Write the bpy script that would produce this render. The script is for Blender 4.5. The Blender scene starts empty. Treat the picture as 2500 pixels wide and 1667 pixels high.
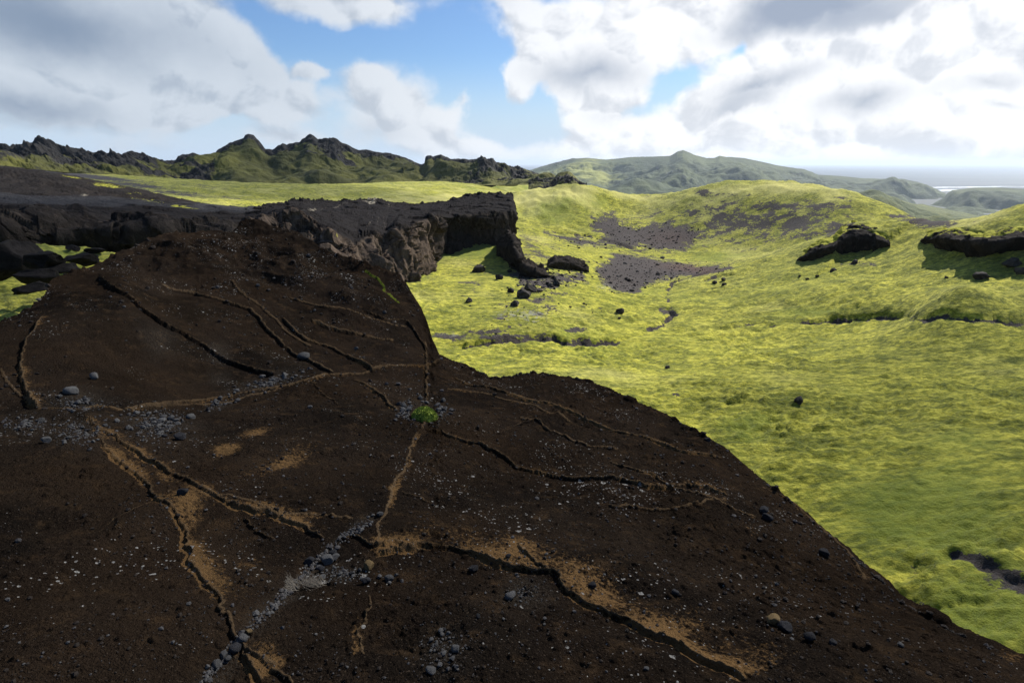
import bpy, math, random
import numpy as np

R = math.radians
SC = bpy.context.scene
COL = SC.collection
rng = np.random.default_rng(7)
random.seed(7)

# ---------------------------------------------------------------- camera, sun, sky, exposure
FPX = 1389.0                       # focal length in photo pixels (photo 2500 x 1667)
PITCH = math.atan((833.5 - 397.0) / FPX)
CP, SP = math.cos(PITCH), math.sin(PITCH)
cam = bpy.data.cameras.new('camera')
cam.lens = FPX / 2500.0 * 36.0
cam.sensor_width = 36.0
cam.clip_start = 0.05
cam.clip_end = 150000.0
camo = bpy.data.objects.new('camera', cam)
camo.rotation_euler = (R(90) - PITCH, 0, 0)
COL.objects.link(camo)
SC.camera = camo

SUN_AZ, SUN_EL = 46.0, 40.0        # degrees, azimuth clockwise from the view direction (+Y)
sd = (math.sin(R(SUN_AZ)) * math.cos(R(SUN_EL)), math.cos(R(SUN_AZ)) * math.cos(R(SUN_EL)), math.sin(R(SUN_EL)))
sun = bpy.data.lights.new('sun', 'SUN')
sun.energy = 5.0
sun.angle = R(0.5)
sun.color = (1.0, 0.95, 0.87)
suno = bpy.data.objects.new('sun', sun)
suno.rotation_euler = (R(90) - R(SUN_EL), 0, R(180) - R(SUN_AZ))
suno.location = (200, 200, 300)
COL.objects.link(suno)

SC.view_settings.view_transform = 'Standard'
SC.view_settings.look = 'None'
SC.view_settings.gamma = 1.0
SC.view_settings.exposure = 0.72
SKY_STRENGTH = 0.11


def pdir(px, py):
    """unit-free direction of a photo pixel (arrays allowed)"""
    cx = (np.asarray(px, float) - 1250.0) / FPX
    cy = (833.5 - np.asarray(py, float)) / FPX
    return np.stack([cx, cy * SP + CP, cy * CP - SP], -1)


def W(px, py, r):
    """world point on the ray of a photo pixel at horizontal range r"""
    d = pdir(px, py)
    return d * (np.asarray(r, float) / np.hypot(d[..., 0], d[..., 1]))[..., None]


def azel(px, py):
    d = pdir(px, py)
    return np.arctan2(d[..., 0], d[..., 1]), np.arctan2(d[..., 2], np.hypot(d[..., 0], d[..., 1]))


def topx(P):
    """world points -> photo pixels"""
    f = P[..., 1] * CP - P[..., 2] * SP
    u = P[..., 1] * SP + P[..., 2] * CP
    f = np.where(f > 0.02, f, 0.02)
    return 1250 + FPX * P[..., 0] / f, 833.5 - FPX * u / f


# ---------------------------------------------------------------- node helpers
class NT:
    def __init__(s, tree):
        s.t = tree
        tree.nodes.clear()

    def n(s, typ, **kw):
        nd = s.t.nodes.new(typ)
        for k, v in kw.items():
            if k.startswith('i_'):
                key = k[2:]
                key = int(key) if key.isdigit() else key.replace('_', ' ')
                s.put(nd.inputs[key], v)
            else:
                setattr(nd, k, v)
        return nd

    def put(s, sock, v):
        if isinstance(v, bpy.types.NodeSocket):
            s.t.links.new(v, sock)
        elif isinstance(v, bpy.types.Node):
            s.t.links.new(v.outputs[0], sock)
        else:
            sock.default_value = v

    def m(s, op, a, b=0.0, c=0.0, clamp=False):
        nd = s.t.nodes.new('ShaderNodeMath')
        nd.operation = op
        nd.use_clamp = clamp
        for i, v in enumerate((a, b, c)):
            s.put(nd.inputs[i], v)
        return nd.outputs[0]

    def vm(s, op, a, b=(0, 0, 0)):
        nd = s.t.nodes.new('ShaderNodeVectorMath')
        nd.operation = op
        s.put(nd.inputs[0], a)
        s.put(nd.inputs[1], b)
        return nd.outputs[0]

    def mix(s, f, a, b, mode='MIX'):
        nd = s.t.nodes.new('ShaderNodeMix')
        nd.data_type = 'RGBA'
        nd.blend_type = mode
        s.put(nd.inputs[0], f)
        for k, v in ((6, a), (7, b)):
            if isinstance(v, tuple) and len(v) == 3:
                v = v + (1.0,)
            s.put(nd.inputs[k], v)
        return nd.outputs[2]

    def ss(s, x, lo, hi, a=0.0, b=1.0):
        nd = s.t.nodes.new('ShaderNodeMapRange')
        nd.interpolation_type = 'SMOOTHSTEP'
        s.put(nd.inputs[0], x)
        for k, v in zip((1, 2, 3, 4), (lo, hi, a, b)):
            s.put(nd.inputs[k], v)
        return nd.outputs[0]

    def noise(s, vec, scale, detail=4.0, rough=0.55, dist=0.0):
        nd = s.t.nodes.new('ShaderNodeTexNoise')
        if vec is not None:
            s.put(nd.inputs['Vector'], vec)
        s.put(nd.inputs['Scale'], scale)
        s.put(nd.inputs['Detail'], detail)
        s.put(nd.inputs['Roughness'], rough)
        s.put(nd.inputs['Distortion'], dist)
        return nd.outputs[0]

    def attr(s, name):
        nd = s.t.nodes.new('ShaderNodeAttribute')
        nd.attribute_name = name
        return nd.outputs['Fac']


# ---------------------------------------------------------------- sky with placed clouds (by direction)
world = bpy.data.worlds.new('World')
SC.world = world
world.use_nodes = True
wt = NT(world.node_tree)
out = wt.n('ShaderNodeOutputWorld')
bg = wt.n('ShaderNodeBackground')
bg.inputs[1].default_value = SKY_STRENGTH
wt.t.links.new(bg.outputs[0], out.inputs[0])
sky = wt.n('ShaderNodeTexSky', sky_type='NISHITA')
sky.sun_disc = False
sky.sun_elevation = R(SUN_EL)
sky.sun_rotation = R(SUN_AZ)
sky.altitude = 200.0
sky.air_density = 1.0
sky.dust_density = 0.6
sky.ozone_density = 1.6
tc = wt.n('ShaderNodeTexCoord')
sep = wt.n('ShaderNodeSeparateXYZ', i_0=tc.outputs['Generated'])
hx = wt.m('SQRT', wt.m('ADD', wt.m('MULTIPLY', sep.outputs[0], sep.outputs[0]), wt.m('MULTIPLY', sep.outputs[1], sep.outputs[1])))
az = wt.m('ARCTAN2', sep.outputs[0], sep.outputs[1])
el = wt.m('ARCTAN2', sep.outputs[2], hx)
uv = wt.n('ShaderNodeCombineXYZ', i_0=az, i_1=el).outputs[0]
# warp so that outlines billow
nw = wt.n('ShaderNodeTexNoise', i_Vector=uv, i_Scale=9.0, i_Detail=5.0, i_Roughness=0.6)
warp = wt.vm('MULTIPLY', wt.vm('SUBTRACT', nw.outputs[1], (0.5, 0.5, 0.5)), (0.11, 0.075, 0.0))
uvw = wt.vm('ADD', uv, warp)


def blobs(lst):
    acc = None
    for (px, py, rx, ry, rot, wgt) in lst:
        a0, e0 = azel(px, py)
        a1, _ = azel(px + 10, py)
        _, e1 = azel(px, py - 10)
        mp = wt.n('ShaderNodeMapping', vector_type='TEXTURE')
        wt.put(mp.inputs[0], uvw)
        mp.inputs['Location'].default_value = (float(a0), float(e0), 0)
        mp.inputs['Rotation'].default_value = (0, 0, R(rot))
        mp.inputs['Scale'].default_value = (rx * float(a1 - a0) / 10, ry * float(e1 - e0) / 10, 1)
        g = wt.n('ShaderNodeTexGradient', gradient_type='SPHERICAL', i_0=mp.outputs[0]).outputs[1]
        t = wt.m('MULTIPLY', g, wgt) if acc is None else wt.m('MULTIPLY_ADD', g, wgt, acc)
        acc = t
    return acc


DENS = [(180, 110, 640, 250, -6, 1.7), (520, 130, 270, 170, -20, 1.3), (120, 270, 420, 70, 0, .7), (420, 260, 260, 70, 0, .8),
        (670, 250, 140, 60, 8, 1.0), (620, 160, 170, 110, 0, .8), (20, 303, 90, 25, 0, .5), (790, 10, 260, 70, -8, 1.2), (940, 5, 150, 55, 0, .8),
        (880, 225, 110, 75, 0, .95), (985, 255, 150, 95, -25, 1.2), (1040, 325, 230, 75, -8, 1.1), (1180, 365, 160, 45, 0, .7),
        (690, 325, 150, 42, 0, 1.0), (1900, 390, 900, 110, 0, 1.1), (1400, 380, 300, 60, 0, .6), (757, 176, 40, 30, 0, 1.0), (1137, 255, 30, 62, -15, .95), (1262, 200, 60, 80, 25, 1.25),
        (1480, 90, 310, 190, 15, 1.5), (1230, 20, 190, 75, -10, .9), (1330, 110, 75, 100, 0, .9), (1450, 220, 190, 110, 0, 1.1),
        (1720, 60, 330, 130, 0, 1.5), (1620, 300, 330, 90, 0, 1.1), (2020, 50, 470, 170, 0, 1.8), (2200, 200, 560, 190, 0, 1.7),
        (1880, 230, 330, 130, 10, 1.3), (2300, 330, 520, 130, 0, 1.5), (1800, 350, 420, 80, 0, 1.1), (1450, 330, 190, 70, 0, .8),
        (2700, 150, 500, 400, 0, 1.6), (1900, -250, 900, 250, 0, 1.4), (300, -300, 900, 200, 0, 1.3), (-500, 150, 500, 300, 0, 1.3)]
GAPS = [(1800, 120, 110, 60, 20, .95), (1700, 120, 70, 60, 0, .45), (1570, 262, 130, 28, 25, .5), (1600, 290, 150, 30, 0, .35),
        (1380, 60, 50, 80, 20, .4), (2330, 110, 160, 35, -10, .25), (470, 310, 330, 30, 0, .4), (1180, 190, 80, 200, 0, .6), (1325, 235, 50, 80, 0, .8), (1230, 320, 130, 60, 0, .7), (1560, 130, 60, 120, 30, .35), (2080, 160, 200, 40, 20, .3), (800, 130, 200, 60, 0, .5)]
SHADE = [(90, 40, 560, 190, -5, 1.2), (90, 260, 330, 70, -5, .85), (1960, 20, 330, 110, 12, 1.5), (2180, 20, 260, 60, 20, .6),
         (1440, 185, 220, 85, 0, .9), (1850, 215, 250, 55, 15, .85), (2120, 250, 220, 70, 10, .85), (1800, 270, 170, 30, 10, .5),
         (2420, 190, 150, 45, 10, .6), (2440, 255, 120, 25, 0, .5), (1180, 20, 150, 60, 0, .35), (1500, 295, 130, 40, 0, .4),
         (930, 330, 160, 60, 0, .35), (620, 170, 260, 120, -10, .22), (1250, 330, 120, 40, 0, .15)]
dens = wt.m('SUBTRACT', blobs(DENS), blobs(GAPS))
shade = blobs(SHADE)
cuv = wt.vm('MULTIPLY', uv, (1.0, 1.25, 1.0))
cw = wt.n('ShaderNodeTexNoise', i_Vector=cuv, i_Scale=5.0, i_Detail=3.0)
cuv = wt.vm('ADD', cuv, wt.vm('MULTIPLY', wt.vm('SUBTRACT', cw.outputs[1], (.5, .5, .5)), (.10, .10, 0)))


def billow(vec):
    v1 = wt.n('ShaderNodeTexVoronoi', feature='F1', i_Vector=vec, i_Scale=15.0)
    b_ = wt.m('MULTIPLY_ADD', wt.m('POWER', v1.outputs['Distance'], 1.6), -.42, .42)
    return wt.m('MULTIPLY_ADD', wt.noise(vec, 11.0, 8.0, .62), .62, b_)


n1 = billow(cuv)
n1b = billow(wt.vm('ADD', cuv, (0.010, 0.016, 0.0)))
soft = wt.ss(dens, 0.4, 1.4)
nlow = wt.noise(cuv, 4.0, 4.0, .55)
dd = wt.m('MULTIPLY_ADD', wt.m('SUBTRACT', n1, 0.55), 1.7, dens)
dd = wt.m('MULTIPLY_ADD', wt.m('SUBTRACT', nlow, 0.5), .9, dd)
alpha = wt.ss(dd, 0.06, .84)
relief = wt.m('SUBTRACT', n1b, n1)
shn = wt.m('MULTIPLY_ADD', wt.m('SUBTRACT', nlow, 0.5), 0.55, shade)
shn = wt.m('MULTIPLY_ADD', wt.m('SUBTRACT', n1, .55), -.32, shn)
shf = wt.ss(shn, -.05, 1.15)
K = 1.0 / SKY_STRENGTH
front = wt.ss(az, -0.50, 0.30)
white = wt.mix(front, (0.40 * K, 0.44 * K, 0.49 * K), (0.67 * K, 0.67 * K, 0.675 * K))
grey = wt.mix(front, (0.155 * K, 0.20 * K, 0.27 * K), (0.225 * K, 0.26 * K, 0.325 * K))
under = wt.m('MULTIPLY', wt.ss(relief, -.05, .17), .50)
thin = 0.0
ccol = wt.mix(wt.m('MAXIMUM', shf, wt.m('ADD', under, thin)), white, grey)
clear = wt.mix(1.0, sky.outputs[0], (0.44, 0.555, 0.70), 'MULTIPLY')
clear = wt.mix(wt.ss(el, .17, .0), clear, (0.37 * K, 0.455 * K, 0.555 * K))
skyc = wt.mix(wt.m('MULTIPLY', alpha, 0.96), clear, ccol)
# below the horizon: plain pale air
skyc = wt.mix(wt.ss(el, -0.06, -0.005), (0.3 * K, 0.34 * K, 0.4 * K), skyc)
wt.put(bg.inputs[0], skyc)


# ---------------------------------------------------------------- numpy noise
_G2 = np.array([(math.cos(a), math.sin(a)) for a in np.arange(16) * math.pi / 8 + .2], np.float32)
_g = np.random.default_rng(3).normal(size=(64, 3))
_G3 = (_g / np.linalg.norm(_g, axis=1, keepdims=True)).astype(np.float32)


def _hash(ix, iy, iz, seed):
    h = (ix.astype(np.uint32) * np.uint32(374761393) + iy.astype(np.uint32) * np.uint32(668265263)
         + iz.astype(np.uint32) * np.uint32(2246822519) + np.uint32((seed * 3266489917) & 0xffffffff))
    h = (h ^ (h >> np.uint32(15))) * np.uint32(2246822519)
    h = (h ^ (h >> np.uint32(13))) * np.uint32(3266489917)
    return h ^ (h >> np.uint32(16))


def _f(t):
    return t * t * t * (t * (t * 6 - 15) + 10)


def p2(x, y, seed=0):
    x = np.asarray(x, float); y = np.asarray(y, float)
    xf, yf = np.floor(x), np.floor(y)
    ix, iy = xf.astype(np.int64), yf.astype(np.int64)
    fx, fy = (x - xf).astype(np.float32), (y - yf).astype(np.float32)
    u, v = _f(fx), _f(fy)
    z0 = np.zeros_like(ix)
    r = []
    for dx in (0, 1):
        for dy in (0, 1):
            g = _G2[_hash(ix + dx, iy + dy, z0, seed) & np.uint32(15)]
            r.append(g[..., 0] * (fx - dx) + g[..., 1] * (fy - dy))
    return ((r[0] * (1 - v) + r[1] * v) * (1 - u) + (r[2] * (1 - v) + r[3] * v) * u) * 1.5


def p3(P, seed=0):
    f = np.floor(P)
    i = f.astype(np.int64)
    t = (P - f).astype(np.float32)
    u = _f(t)
    out = 0
    for dx in (0, 1):
        wx = u[..., 0] if dx else 1 - u[..., 0]
        for dy in (0, 1):
            wy = u[..., 1] if dy else 1 - u[..., 1]
            for dz in (0, 1):
                wz = u[..., 2] if dz else 1 - u[..., 2]
                g = _G3[_hash(i[..., 0] + dx, i[..., 1] + dy, i[..., 2] + dz, seed) & np.uint32(63)]
                out = out + wx * wy * wz * (g[..., 0] * (t[..., 0] - dx) + g[..., 1] * (t[..., 1] - dy) + g[..., 2] * (t[..., 2] - dz))
    return out * 1.6


def f2(x, y, wl, oct=4, gain=.5, seed=0, kind=0):
    """fractal noise, first wavelength wl; kind 0 plain, 1 billow, 2 ridged"""
    a, s, tot = 1.0, 1.0 / wl, 0.0
    for k in range(oct):
        n = p2(x * s + 13.7 * k, y * s - 7.1 * k, seed + k)
        if kind == 1: n = np.abs(n) * 2 - .6
        if kind == 2: n = 1 - np.abs(n) * 2 - .4
        tot = tot + a * n
        a *= gain; s *= 2.03
    return tot


def f3(P, wl, oct=4, gain=.5, seed=0, kind=0, stretch=(1, 1, 1)):
    Q = P * np.array(stretch) / wl
    a, tot = 1.0, 0.0
    for k in range(oct):
        n = p3(Q + 11.3 * k, seed + k)
        if kind == 1: n = np.abs(n) * 2 - .6
        if kind == 2: n = 1 - np.abs(n) * 2 - .4
        tot = tot + a * n
        a *= gain; Q = Q * 2.03
    return tot


def _u01(h): return (h & np.uint32(0xffff)).astype(np.float32) / 65535.0


def facets(P, wl, seed=0, stretch=(1, 1, 1)):
    """broken-rock field: every cell is a tilted plane; returns height and distance to the nearest joint"""
    Q = P * np.array(stretch) / wl
    f = np.floor(Q); i0 = f.astype(np.int64)
    b1 = np.full(Q.shape[:-1], 1e9, np.float32); b2 = b1.copy(); val = np.zeros_like(b1)
    for dx in (-1, 0, 1):
        for dy in (-1, 0, 1):
            for dz_ in (-1, 0, 1):
                ii = i0 + np.array([dx, dy, dz_])
                h = _hash(ii[..., 0], ii[..., 1], ii[..., 2], seed)
                j = np.stack([_u01(h), _u01(h >> np.uint32(8)), _u01(h >> np.uint32(16))], -1)
                loc = (Q - ii - j).astype(np.float32)
                d = (loc ** 2).sum(-1)
                g = _G3[h & np.uint32(63)]
                v = _u01(h * np.uint32(2654435761)) * 2 - 1 + 1.1 * (g * loc).sum(-1)
                nb_ = d < b1
                b2 = np.where(nb_, b1, np.minimum(b2, d))
                val = np.where(nb_, v, val); b1 = np.where(nb_, d, b1)
    return val, np.sqrt(b2) - np.sqrt(b1)


def clods(x, y, cell, seed, dens):
    """heap of half-buried lumps of mixed size, one per cell of a jittered lattice"""
    X, Y = x / cell, y / cell
    ix, iy = np.floor(X).astype(np.int64), np.floor(Y).astype(np.int64)
    z0 = np.zeros_like(ix); H = np.zeros(x.shape, np.float32)
    for dx in (-1, 0, 1):
        for dy in (-1, 0, 1):
            h = _hash(ix + dx, iy + dy, z0, seed)
            cx, cy = ix + dx + _u01(h), iy + dy + _u01(h >> np.uint32(9))
            u = _u01(h * np.uint32(2654435761))
            r = .16 + .42 * u * u
            a = _u01(h * np.uint32(40503)) * 6.28
            ca, sa = np.cos(a), np.sin(a)
            ex, ey = (X - cx) * ca + (Y - cy) * sa, (-(X - cx) * sa + (Y - cy) * ca) * 1.4
            k = np.sqrt(np.maximum(r * r - ex * ex - ey * ey, 0)) * (_u01(h >> np.uint32(5)) < dens)
            H = np.maximum(H, k)
    return H * cell


def sstep(x, a, b):
    t = np.clip((x - a) / (b - a), 0, 1)
    return t * t * (3 - 2 * t)


def tps_fit(pts, z, lam=1e-4):
    n = len(pts)
    d = np.linalg.norm(pts[:, None] - pts[None], axis=2)
    Kk = np.where(d > 0, d * d * np.log(d + 1e-12), 0) + lam * np.eye(n)
    Pm = np.hstack([np.ones((n, 1)), pts])
    A = np.block([[Kk, Pm], [Pm.T, np.zeros((3, 3))]])
    w = np.linalg.solve(A, np.concatenate([z, np.zeros(3)]))

    def ev(q):
        sh = q.shape[:-1]
        q = q.reshape(-1, 2)
        o = np.empty(len(q))
        for s in range(0, len(q), 100000):
            qq = q[s:s + 100000]
            d2 = ((qq[:, None] - pts[None]) ** 2).sum(2)
            o[s:s + 100000] = (0.5 * d2 * np.log(d2 + 1e-20)) @ w[:n] + w[n] + qq @ w[n + 1:]
        return o.reshape(sh)
    return ev


# ---------------------------------------------------------------- mesh helpers
def mesh_np(name, V, F, smooth=True, attrs=None):
    """V (n,3), F (m,k) all faces with k corners"""
    me = bpy.data.meshes.new(name)
    V = np.ascontiguousarray(V, np.float32); F = np.ascontiguousarray(F, np.int32)
    me.vertices.add(len(V)); me.vertices.foreach_set('co', V.ravel())
    m, k = F.shape
    me.loops.add(m * k); me.loops.foreach_set('vertex_index', F.ravel())
    me.polygons.add(m); me.polygons.foreach_set('loop_start', np.arange(m, dtype=np.int32) * k)
    me.polygons.foreach_set('use_smooth', np.full(m, smooth))
    for nm, a in (attrs or {}).items():
        at = me.attributes.new(nm, 'FLOAT', 'POINT')
        at.data.foreach_set('value', np.ascontiguousarray(a, np.float32).ravel())
    me.update(calc_edges=True)
    me.validate()
    return me


def grid_faces(nr, nc, flip=False):
    i = np.arange(nr * nc).reshape(nr, nc)
    q = np.stack([i[:-1, :-1], i[:-1, 1:], i[1:, 1:], i[1:, :-1]], -1).reshape(-1, 4)
    return q[:, ::-1] if flip else q


def link(name, me, mat=None, parent=None, loc=None):
    o = bpy.data.objects.new(name, me)
    COL.objects.link(o)
    if mat: me.materials.append(mat)
    if parent: o.parent = parent
    if loc is not None: o.location = loc
    return o


def tag(o, label=None, cat=None, group=None, kind=None):
    if label: o['label'] = label
    if cat: o['category'] = cat
    if group: o['group'] = group
    if kind: o['kind'] = kind
    return o


# ---------------------------------------------------------------- materials
def mat(name):
    m = bpy.data.materials.new(name)
    m.use_nodes = True
    t = NT(m.node_tree)
    o = t.n('ShaderNodeOutputMaterial')
    b = t.n('ShaderNodeBsdfPrincipled')
    t.t.links.new(b.outputs[0], o.inputs[0])
    b.inputs['Roughness'].default_value = 0.9
    b.inputs['Specular IOR Level'].default_value = 0.2
    pos = t.n('ShaderNodeNewGeometry').outputs['Position']
    return m, t, b, pos


def bump(t, b, h, strength, dist):
    nd = t.n('ShaderNodeBump')
    nd.inputs['Strength'].default_value = strength
    nd.inputs['Distance'].default_value = dist
    t.put(nd.inputs['Height'], h)
    t.t.links.new(nd.outputs[0], b.inputs['Normal'])


def mat_tuff():
    m, t, b, p = mat('dark_tuff_rock')
    b.inputs['Specular IOR Level'].default_value = 0.0
    n1 = t.noise(p, 0.9, 5, .6)
    n2 = t.noise(p, 7.0, 6, .65)
    n3 = t.noise(p, 60.0, 4, .7)
    base = t.mix(t.ss(n1, .35, .65), (.0105, .0083, .0066), (.0250, .0178, .0125))
    base = t.mix(t.ss(n2, .5, .75), base, (.050, .032, .0180))
    base = t.mix(t.ss(n3, .5, .72), base, (.0050, .0042, .0040))
    base = t.mix(t.m('MULTIPLY', t.ss(t.noise(p, 110.0, 2, .5), .60, .72), .7), base, (.075, .056, .040))
    sand = t.attr('sand')
    sf = t.ss(t.m('ADD', sand, t.m('MULTIPLY', t.m('SUBTRACT', t.noise(p, 38.0, 6, .75), .5), 1.7)), .38, .72)
    base = t.mix(t.m('MULTIPLY', sf, .85), base, t.mix(n3, (.135, .075, .028), (.25, .150, .066)))
    vf = t.ss(t.m('ADD', t.attr('lit_vein'), t.m('MULTIPLY', t.m('SUBTRACT', t.noise(p, 22.0, 5, .7), .5), .7)), .30, .70)
    base = t.mix(t.m('MULTIPLY', vf, .72), base, t.mix(n3, (.085, .054, .028), (.19, .132, .075)))  # sandy raised lip; its bright tan also paints the sunlit crack edge
    grit = t.attr('grit')
    base = t.mix(t.m('MULTIPLY', grit, t.ss(t.noise(p, 90, 3, .6), .4, .6)), base, (.045, .038, .030))
    rust = t.attr('rust')
    base = t.mix(t.m('MULTIPLY', rust, .35), base, (.027, .0165, .0092))
    # pale lichen flecks: sparse cells, in drifts
    lich = t.attr('lichen')
    v = t.n('ShaderNodeTexVoronoi', feature='F1', i_Vector=t.vm('ADD', p, t.vm('MULTIPLY', t.n('ShaderNodeTexNoise', i_Vector=p, i_Scale=40.0).outputs[1], (.03, .03, .03))), i_Scale=17.0)
    vs = t.n('ShaderNodeSeparateColor', i_0=v.outputs['Color'])
    rad = t.m('MULTIPLY', t.ss(vs.outputs[0], .72, 1.0), t.m('MULTIPLY', lich, .24))
    fl = t.m('LESS_THAN', v.outputs['Distance'], rad)
    v2 = t.n('ShaderNodeTexVoronoi', feature='F1', i_Vector=p, i_Scale=62.0)
    vs2 = t.n('ShaderNodeSeparateColor', i_0=v2.outputs['Color'])
    fl2 = t.m('LESS_THAN', v2.outputs['Distance'], t.m('MULTIPLY', t.ss(vs2.outputs[1], .78, 1.0), t.m('MULTIPLY', lich, .33)))
    flm = t.m('MULTIPLY', t.m('MAXIMUM', fl, fl2), t.ss(t.noise(p, 70, 3, .6), .36, .5))
    base = t.mix(flm, base, (.27, .26, .24))
    moss = t.attr('moss')
    base = t.mix(t.ss(t.m('ADD', moss, t.m('MULTIPLY', t.m('SUBTRACT', t.noise(p, 20, 4, .6), .5), .8)), .45, .65), base, (.13, .17, .02))
    t.put(b.inputs['Base Color'], base)
    h = t.m('ADD', t.m('MULTIPLY', t.noise(p, 45, 5, .65), .6), t.m('MULTIPLY', t.noise(p, 150, 3, .6), .35))
    bump(t, b, h, 1.0, .06)
    return m


def mat_ground():
    m, t, b, p = mat('moss_ground')
    ps = t.vm('MULTIPLY', p, (1.0, 1.0, 1.6))
    n1 = t.noise(t.vm('MULTIPLY', p, (.55, 1.2, 1.0)), .075, 5, .62)
    n2 = t.noise(ps, .45, 6, .62)
    n2s = t.noise(t.vm('MULTIPLY', p, (.32, 1.1, 1.4)), 1.0, 6, .62, .4)
    n3 = t.noise(t.vm('MULTIPLY', p, (.6, 1.2, 1.5)), 3.0, 5, .65)
    c = t.mix(t.ss(t.m('ADD', t.m('MULTIPLY', n2, .45), t.m('MULTIPLY', n2s, .55)), .40, .60), (.195, .203, .010), (.545, .497, .058))  # moss colour variation; the long streaks also paint hummock shading
    c = t.mix(t.m('MULTIPLY', t.ss(n1, .50, .68), .42), c, t.mix(n2, (.13, .155, .010), (.33, .345, .030)))  # broad olive bands, also painting soft cloud shade into the moss
    c = t.mix(t.ss(n3, .40, .62), t.mix(1.0, c, (.40, .46, .28), 'MULTIPLY'), c)
    gr = t.ss(t.m('ADD', t.attr('green'), t.m('MULTIPLY', t.m('SUBTRACT', n2, .5), 1.0)), .35, .9)
    c = t.mix(t.m('MULTIPLY', gr, .8), c, t.mix(n3, (.085, .120, .006), (.215, .250, .022)))
    pale = t.ss(t.m('ADD', t.attr('pale'), t.m('MULTIPLY', t.m('SUBTRACT', n3, .5), .8)), .1, .85)
    c = t.mix(t.m('MULTIPLY', pale, .85), c, (.50, .46, .135))
    bn = t.m('ADD', t.m('MULTIPLY', t.noise(ps, .42, 4, .6), .5), t.m('MULTIPLY', t.noise(ps, 1.7, 7, .75), .5))
    bm = t.m('ADD', t.attr('bare'), t.m('MULTIPLY', t.m('SUBTRACT', bn, .5), 2.9))
    bf = t.ss(bm, .46, .54)
    soil = t.mix(t.noise(p, .5, 6, .65), (.028, .022, .019), (.066, .052, .044))
    soil = t.mix(t.ss(t.noise(p, 5.0, 4, .7), .55, .75), soil, (.10, .09, .085))
    soil = t.mix(t.attr('red'), soil, t.mix(n3, (.10, .048, .030), (.055, .036, .03)))
    c = t.mix(bf, c, soil)
    sp = t.ss(t.noise(ps, 1.9, 7, .75), .70, .76)
    c = t.mix(t.m('MULTIPLY', sp, .75), c, (.045, .045, .022))
    gy = t.ss(t.m('ADD', t.attr('grey'), t.m('MULTIPLY', t.m('SUBTRACT', t.noise(ps, 2.2, 6, .7), .5), 1.6)), .62, .80)
    c = t.mix(t.m('MULTIPLY', gy, .7), c, (.26, .26, .20))
    t.put(b.inputs['Base Color'], c)
    b.inputs['Roughness'].default_value = 1.0
    b.inputs['Specular IOR Level'].default_value = 0.05
    b.inputs['Sheen Weight'].default_value = 0.12
    h = t.m('ADD', t.m('MULTIPLY', t.noise(ps, 2.2, 7, .68), .7), t.m('MULTIPLY', t.noise(ps, 9.0, 5, .7), .3))
    bump(t, b, h, .9, .36)
    return m


def mat_cliff():
    m, t, b, p = mat('lava_cliff_rock')
    b.inputs['Specular IOR Level'].default_value = 0.03
    n1 = t.noise(p, .35, 5, .6)
    n2 = t.noise(t.vm('MULTIPLY', p, (1, 1, .35)), 1.6, 6, .65)
    n3 = t.noise(p, 8.0, 4, .7)
    c = t.mix(t.ss(n1, .35, .65), (.016, .0135, .012), (.036, .030, .025))
    c = t.mix(t.ss(n2, .52, .72), c, (.070, .056, .045))
    c = t.mix(t.ss(n3, .5, .7), c, (.010, .009, .0085))
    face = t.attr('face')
    c = t.mix(face, c, t.mix(t.ss(n2, .35, .68), (.042, .032, .025), (.130, .096, .070)))  # this mask paints sunlit rock as a lighter brown
    top = t.attr('top')
    tf = t.ss(t.m('ADD', top, t.m('MULTIPLY', t.m('SUBTRACT', n2, .5), .6)), .4, .7)
    c = t.mix(tf, c, t.mix(n3, (.010, .0088, .0085), (.021, .0185, .018)))
    pale = t.attr('pale')
    pf = t.ss(t.m('ADD', pale, t.m('MULTIPLY', t.m('SUBTRACT', t.noise(p, 2.5, 6, .75), .5), 1.5)), .55, .75)
    c = t.mix(pf, c, (.30, .27, .21))
    sandy = t.attr('sandy')
    c = t.mix(t.ss(t.m('ADD', sandy, t.m('MULTIPLY', t.m('SUBTRACT', n1, .5), .8)), .4, .7), c, t.mix(n2, (.026, .0255, .0265), (.052, .051, .053)))
    moss = t.attr('moss')
    mf = t.ss(t.m('ADD', moss, t.m('MULTIPLY', t.m('SUBTRACT', t.noise(p, 1.2, 6, .72), .5), 1.4)), .5, .62)
    c = t.mix(mf, c, t.mix(n3, (.23, .24, .025), (.42, .40, .07)))
    t.put(b.inputs['Base Color'], c)
    h = t.m('ADD', t.m('MULTIPLY', t.noise(p, 1.5, 7, .65), .7), t.m('MULTIPLY', n3, .2))
    bump(t, b, h, .9, .55)
    return m


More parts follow.
